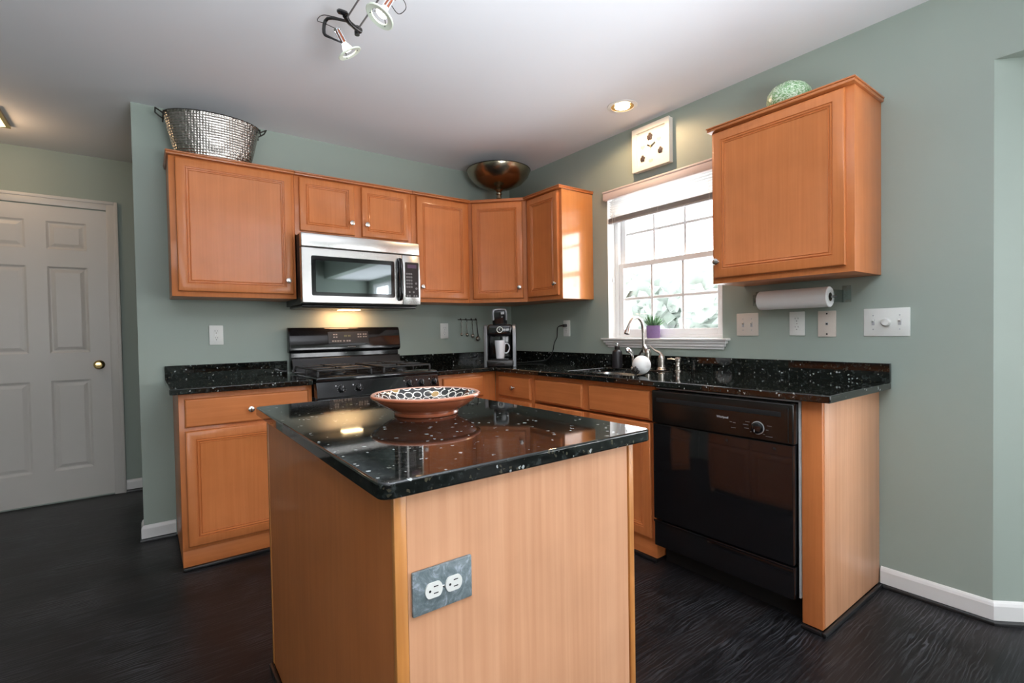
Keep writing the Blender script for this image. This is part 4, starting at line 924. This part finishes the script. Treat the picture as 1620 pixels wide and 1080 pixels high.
# measuring spoons on a wall rack
rk = thing('spoon_rack', 'thin dark wall rack with four hooks beside the coffee maker', 'rack', (-.45, -.004, 1.255))
rm_ = MB().tube([(-.545, -.006, 1.256), (-.362, -.006, 1.254)], .0035, n=8)
part('bar', rm_, M_dkm, rk)
SPX = (-.520, -.470, -.418, -.374)
for x in SPX: part('hook', MB().tube([(x, -.005, 1.262), (x, -.012, 1.262), (x, -.020, 1.250), (x, -.022, 1.238), (x, -.016, 1.234)], .0022, smooth=3, n=8).sphere((x, -.007, 1.262), .006, (1, .6, 1), 10), M_dkm, rk)
names_ = ['smallest measuring spoon at the left end of the rack', 'second smallest measuring spoon, second from the left on the rack', 'third measuring spoon, next to the largest on the rack', 'largest round measuring spoon at the right end, by the coffee maker']
for i, x in enumerate(SPX):
    zb = (1.135, 1.131, 1.122, 1.098)[i]; r_ = (.0125, .015, .017, .023)[i]
    sp = thing('measuring_spoon', names_[i], 'spoon', (x, -.016, zb), 0, 'measuring spoons on the wall rack')
    x2 = x+(.004, .006, .008, .014)[i]
    part('handle', MB().torus(.006, .0014, M=Matrix.Translation((x, -.0215, 1.230)) @ Matrix.Rotation(PI/2, 4, 'X'), n=16, k=6).tube([(x, -.0215, 1.224), (x+(x2-x)*.5, -.020, (1.224+zb)/2), (x2, -.018, zb+r_*.9)], [.003, .0025, .003] if i < 3 else [.003, .0035, .004], smooth=3, n=8), M_dkm if i == 3 else M_nickel, sp)
    part('bowl', MB().lathe([(0, -r_*.62), (r_*.6, -r_*.5), (r_*.95, -r_*.12), (r_, 0), (r_*.93, -.0005), (r_*.85, -r_*.1), (r_*.5, -r_*.42), (0, -r_*.52)], n=24, M=Matrix.Translation((x2, -.016, zb)) @ Matrix.Rotation(-PI/2, 4, 'X')), M_nickel, sp)

# paper towels
pt = thing('paper_towel_holder', 'clear wall bracket holding the paper towels below the right wall cabinet', 'towel holder', (-.04, -2.37, 1.28))
M_brk = mat('chrome_bracket', (.45, .46, .46), .25, metal=.8)
part('left_bracket', MB().box(-.095, -.001, -2.200, -2.194, 1.262, 1.318, .002).box(-.006, -.001, -2.200, -2.164, 1.262, 1.338, .001), M_acry, pt)
part('right_bracket', MB().box(-.105, -.001, -2.570, -2.564, 1.262, 1.318, .002).box(-.006, -.001, -2.60, -2.564, 1.262, 1.338, .001), M_acry, pt)
part('rod', MB().tube([(-.075, -2.195, 1.287), (-.075, -2.570, 1.287)], .006), M_brk, pt)
My = Matrix.Rotation(PI/2, 4, 'X')
pr_ = thing('paper_towel_roll', 'white paper towel roll hanging under the right wall cabinet', 'paper towel', (-.075, -2.38, 1.287))
part('roll', MB().lathe([(.02, -.16), (.044, -.16), (.047, -.157), (.047, .157), (.044, .16), (.02, .16), (.02, -.16)], n=40, M=Matrix.Translation((-.075, -2.382, 1.287)) @ My), M_paper, pr_)
part('core', MB().lathe([(.0185, -.1605), (.0198, -.1605), (.0198, .1605), (.0185, .1605), (.0185, -.1605)], n=24, M=Matrix.Translation((-.075, -2.382, 1.287)) @ My), mat('cardboard', lin(120, 112, 100), .8), pr_)

# ------------------------------------------------------------------ lights fixtures
# recessed can
rc_ = (-.297, -1.530)
can = thing('recessed_light', 'lit recessed ceiling downlight with a gold reflector near the window wall', 'ceiling light', (*rc_, H))
M_gold = mat('gold_reflector', (.80, .52, .22), .3, metal=1)
part('trim_ring', MB().lathe([(.066, -.001), (.066, -.004), (.086, -.003), (.088, -.0004), (.066, -.0004)], n=40), M_white, can, w=False)
part('reflector', MB().lathe([(.067, -.0035), (.064, -.002), (.052, -.0012), (.040, -.0008)], n=40), M_gold, can, w=False)
part('bulb', MB().lathe([(.044, -.001), (.042, -.006), (.030, -.0105), (0, -.012)], n=32), emis('warm_flood_bulb', (1, .80, .52), 30), can, w=False)
def spot(name, loc, d, power, col, ang, blend=.5, size=.03):
    l = bpy.data.lights.new(name, 'SPOT'); l.energy = power; l.color = col; l.spot_size = math.radians(ang); l.spot_blend = blend; l.shadow_soft_size = size
    o = bpy.data.objects.new(name, l); C.objects.link(o); o.location = loc; o.rotation_euler = Vector(d).to_track_quat('-Z', 'Y').to_euler(); return o
spot('downlight_glow', (*rc_, H-.014), (0, 0, -1), 19, (1, .64, .36), 170, .3, .03)

# track lights on twin rods
tr = thing('track_light', 'twin-rod ceiling track with black connector and two small spotlights', 'ceiling light', (-1.91, -1.60, H))
zr = 2.360
rods = MB().tube([(-1.937, -1.590, zr), (-1.937, -3.0, zr)], .0034, n=8).tube([(-1.879, -1.535, zr), (-1.879, -3.0, zr)], .0034, n=8)
part('rods', rods, mat('dull_steel_rod', (.30, .30, .31), .45, metal=.5), tr)
part('connector', MB().tube([(-1.945, -1.590, zr+.004), (-1.925, -1.572, zr-.004), (-1.895, -1.552, zr-.004), (-1.868, -1.533, zr+.002)], [.011, .009, .009, .012], smooth=4, n=12).tube([(-1.879, -1.530, zr+.016), (-1.879, -1.530, zr-.018)], .010, n=12), M_blackm, tr)
part('standoff', MB().lathe([(0, 0), (.026, 0), (.026, -.012), (.020, -.018), (.006, -.02), (.006, -(H-zr)+.004), (0, -(H-zr))], c=(-1.908, -2.45, H), n=24).tube([(-1.937, -2.45, zr), (-1.879, -2.45, zr)], .006), M_black, tr)
part('end_knob', MB().lathe([(0, -.008), (.014, -.008), (.021, -.003), (.022, .004), (.016, .010), (0, .012)], n=28, M=Matrix.Translation((-1.955, -1.590, zr+.010)) @ Matrix.Rotation(.5, 4, 'X')), M_black, tr)
M_shade, N, L, P = newmat('frosted_glass_ring')
P.inputs['Base Color'].default_value = (.74, .79, .66, 1); P.inputs['Roughness'].default_value = .4; P.inputs['Subsurface Weight'].default_value = .0
M_bulb = emis('halogen_bulb', (1, .90, .74), 5)
def spotlamp(sock, tip, label):
    """sock: rear end of the lamp, tip: centre of the glass ring"""
    s_ = Vector(sock); t_ = Vector(tip); ax = (t_-s_); ln = ax.length; ax.normalize()
    Q = Matrix.Translation(s_) @ ax.to_track_quat('Z', 'X').to_matrix().to_4x4()
    hd_ = thing('spotlight', label, 'spotlight', sock, 0, 'spotlights on the twin-rod track')
    part('fins', MB().tube([(-.009, -.006, 0), (-.011, -.006, ln*.72)], .0028, n=8, M=Q).tube([(0, -.009, 0), (0, -.011, ln*.72)], .0028, n=8, M=Q).tube([(.009, -.006, 0), (.011, -.006, ln*.72)], .0028, n=8, M=Q).tube([(-.006, .008, 0), (-.007, .008, ln*.7)], .0028, n=8, M=Q).tube([(.006, .008, 0), (.007, .008, ln*.7)], .0028, n=8, M=Q).lathe([(0, -.002), (.014, -.002), (.014, .006), (0, .007)], n=20, M=Q), M_chrome, hd_)
    part('lamp_holder', MB().lathe([(0, .005), (.008, .005), (.0085, ln*.6), (0, ln*.6)], n=16, M=Q), mat('copper_lamp_holder', lin(150, 84, 58), .4), hd_)
    part('bulb', MB().lathe([(.007, ln*.54), (.012, ln*.64), (.019, ln*.80), (.0195, ln*.88), (.015, ln*.9), (0, ln*.905)], n=24, M=Q), M_bulb, hd_)
    part('glass_ring', MB().lathe([(.030, ln-.0035), (.049, ln-.001), (.050, ln+.002), (.047, ln+.004), (.030, ln+.0015), (.030, ln-.0035)], n=40, M=Q), M_shade, hd_)
    for a_ in range(3):
        part('clip', MB().tube([Vector((.018, 0, ln*.86)), Vector((.031, 0, ln-.004)), Vector((.034, 0, ln+.005))], .0015, n=6, M=Q @ Matrix.Rotation(a_*2.09+.4, 4, 'Z')), M_blackm, hd_)
    return Q, ln, hd_
# lamp at the rod end
Q, ln, h1 = spotlamp((-1.935, -1.457, 2.382), (-1.887, -1.461, 2.300), 'lit spotlight hanging at the far end of the rods, pointing sideways')
S1 = Vector((-1.935, -1.457, 2.382)); T1 = Vector((-1.887, -1.461, 2.300))
part('yoke', MB().tube([(-1.925, -1.572, zr-.004), S1+Vector((-.035, .0, .03)), S1+Vector((-.045, .02, -.02)), S1.lerp(T1, .45)+Vector((-.04, .012, 0)), S1.lerp(T1, .6)], [.004, .0065, .007, .004, .003], smooth=4), M_blackm, h1)
part('wire_loop', MB().tube([(-1.930, -1.572, zr), S1+Vector((-.045, .01, .045)), S1+Vector((-.070, .02, .02)), S1+Vector((-.045, .01, .012)), S1], .0014, smooth=5, n=6), M_dkm, h1)
spot('track_lamp_beam', T1+(T1-S1).normalized()*.012, T1-S1, 4, (1, .9, .76), 110, .6, .012)
Q2, ln2, h2 = spotlamp((-1.886, -1.899, 2.293), (-1.932, -1.892, 2.210), 'lit spotlight nearer the camera, its glass ring facing the room')
S2 = Vector((-1.886, -1.899, 2.293)); T2 = Vector((-1.932, -1.892, 2.210))
part('yoke', MB().tube([(S2.x-.02, S2.y-.01, zr), S2+Vector((.03, -.01, .05)), S2+Vector((.01, 0, .01)), S2], .004, smooth=4), M_blackm, h2)
part('wire_loop', MB().tube([S2, S2+Vector((.035, .0, .0)), S2+Vector((.05, .01, -.02)), S2+Vector((.03, .03, -.035)), S2.lerp(T2, .3)], .0014, smooth=5, n=6), M_dkm, h2)
spot('track_lamp_beam', T2+(T2-S2).normalized()*.012, T2-S2, 4, (1, .9, .76), 110, .6, .012)

# hall ceiling light
hf = thing('hall_ceiling_light', 'square brass and glass ceiling light in the hall at the left edge', 'ceiling light', (-3.36, .64, H))
part('brass_frame', MB().grid([-3.52, -3.500, -3.230, -3.21], [.49, .51, .77, .79], lambda u, v: not (-3.5 < u < -3.23 and .51 < v < .77), H-.022, H-.0005).box(-3.515, -3.215, .495, .785, H-.006, H-.0005), M_brass, hf, bevel=.003)
part('glass_panel', MB().add([(-3.5, .51, H-.02), (-3.23, .51, H-.02), (-3.23, .77, H-.02), (-3.5, .77, H-.02), (-3.42, .59, H-.065), (-3.31, .59, H-.065), (-3.31, .69, H-.065), (-3.42, .69, H-.065)], [(0, 1, 5, 4), (1, 2, 6, 5), (2, 3, 7, 6), (3, 0, 4, 7), (4, 5, 6, 7)]), emis('amber_hall_glass', (1, .74, .40), 2.2), hf)
pl_ = bpy.data.lights.new('hall_light', 'POINT'); pl_.energy = 3.2; pl_.color = (1, .66, .38); pl_.shadow_soft_size = .06
po = bpy.data.objects.new('hall_light', pl_); C.objects.link(po); po.location = (-3.365, .64, H-.14)

# ------------------------------------------------------------------ outside
M_fol = mat('tree_foliage', (.14, .165, .145), .8, noise=.25, nscale=5)
M_bark = mat('tree_bark', (.05, .04, .03), .9)
def tree(x, y, h, r, label):
    t_ = thing('tree', label, 'tree', (x, y, -1.0), 0, 'trees outside the kitchen window')
    cm = MB()
    for i in range(16):
        a_ = random.random()*2*PI; rr_ = r*random.random()*.8; zz_ = h*(.35+.6*random.random())
        b = bmesh.new(); bmesh.ops.create_icosphere(b, subdivisions=3, radius=r*(.35+.3*random.random()))
        for v_ in b.verts:
            k_ = 1+.28*math.sin(v_.co.x*9+i)*math.cos(v_.co.z*11+i*2)+.18*random.uniform(-1, 1); v_.co = v_.co*k_+Vector((rr_*math.cos(a_), rr_*math.sin(a_), zz_))
        cm.bm(b)
    part('crown', cm, M_fol, t_, w=False)
    part('trunk', MB().tube([(0, 0, 0), (.05, 0, h*.5), (0, .05, h*.8)], [.16, .12, .05]), M_bark, t_, w=False)
tree(10.5, 7.7, 3.6, 1.2, 'leafy pale tree seen through the left panes of the kitchen window')
tree(15.0, 8.6, 4.2, 1.4, 'leafy pale tree seen through the middle panes of the kitchen window')
tree(11.5, 4.9, 3.6, 1.2, 'leafy pale tree seen through the right panes of the kitchen window')
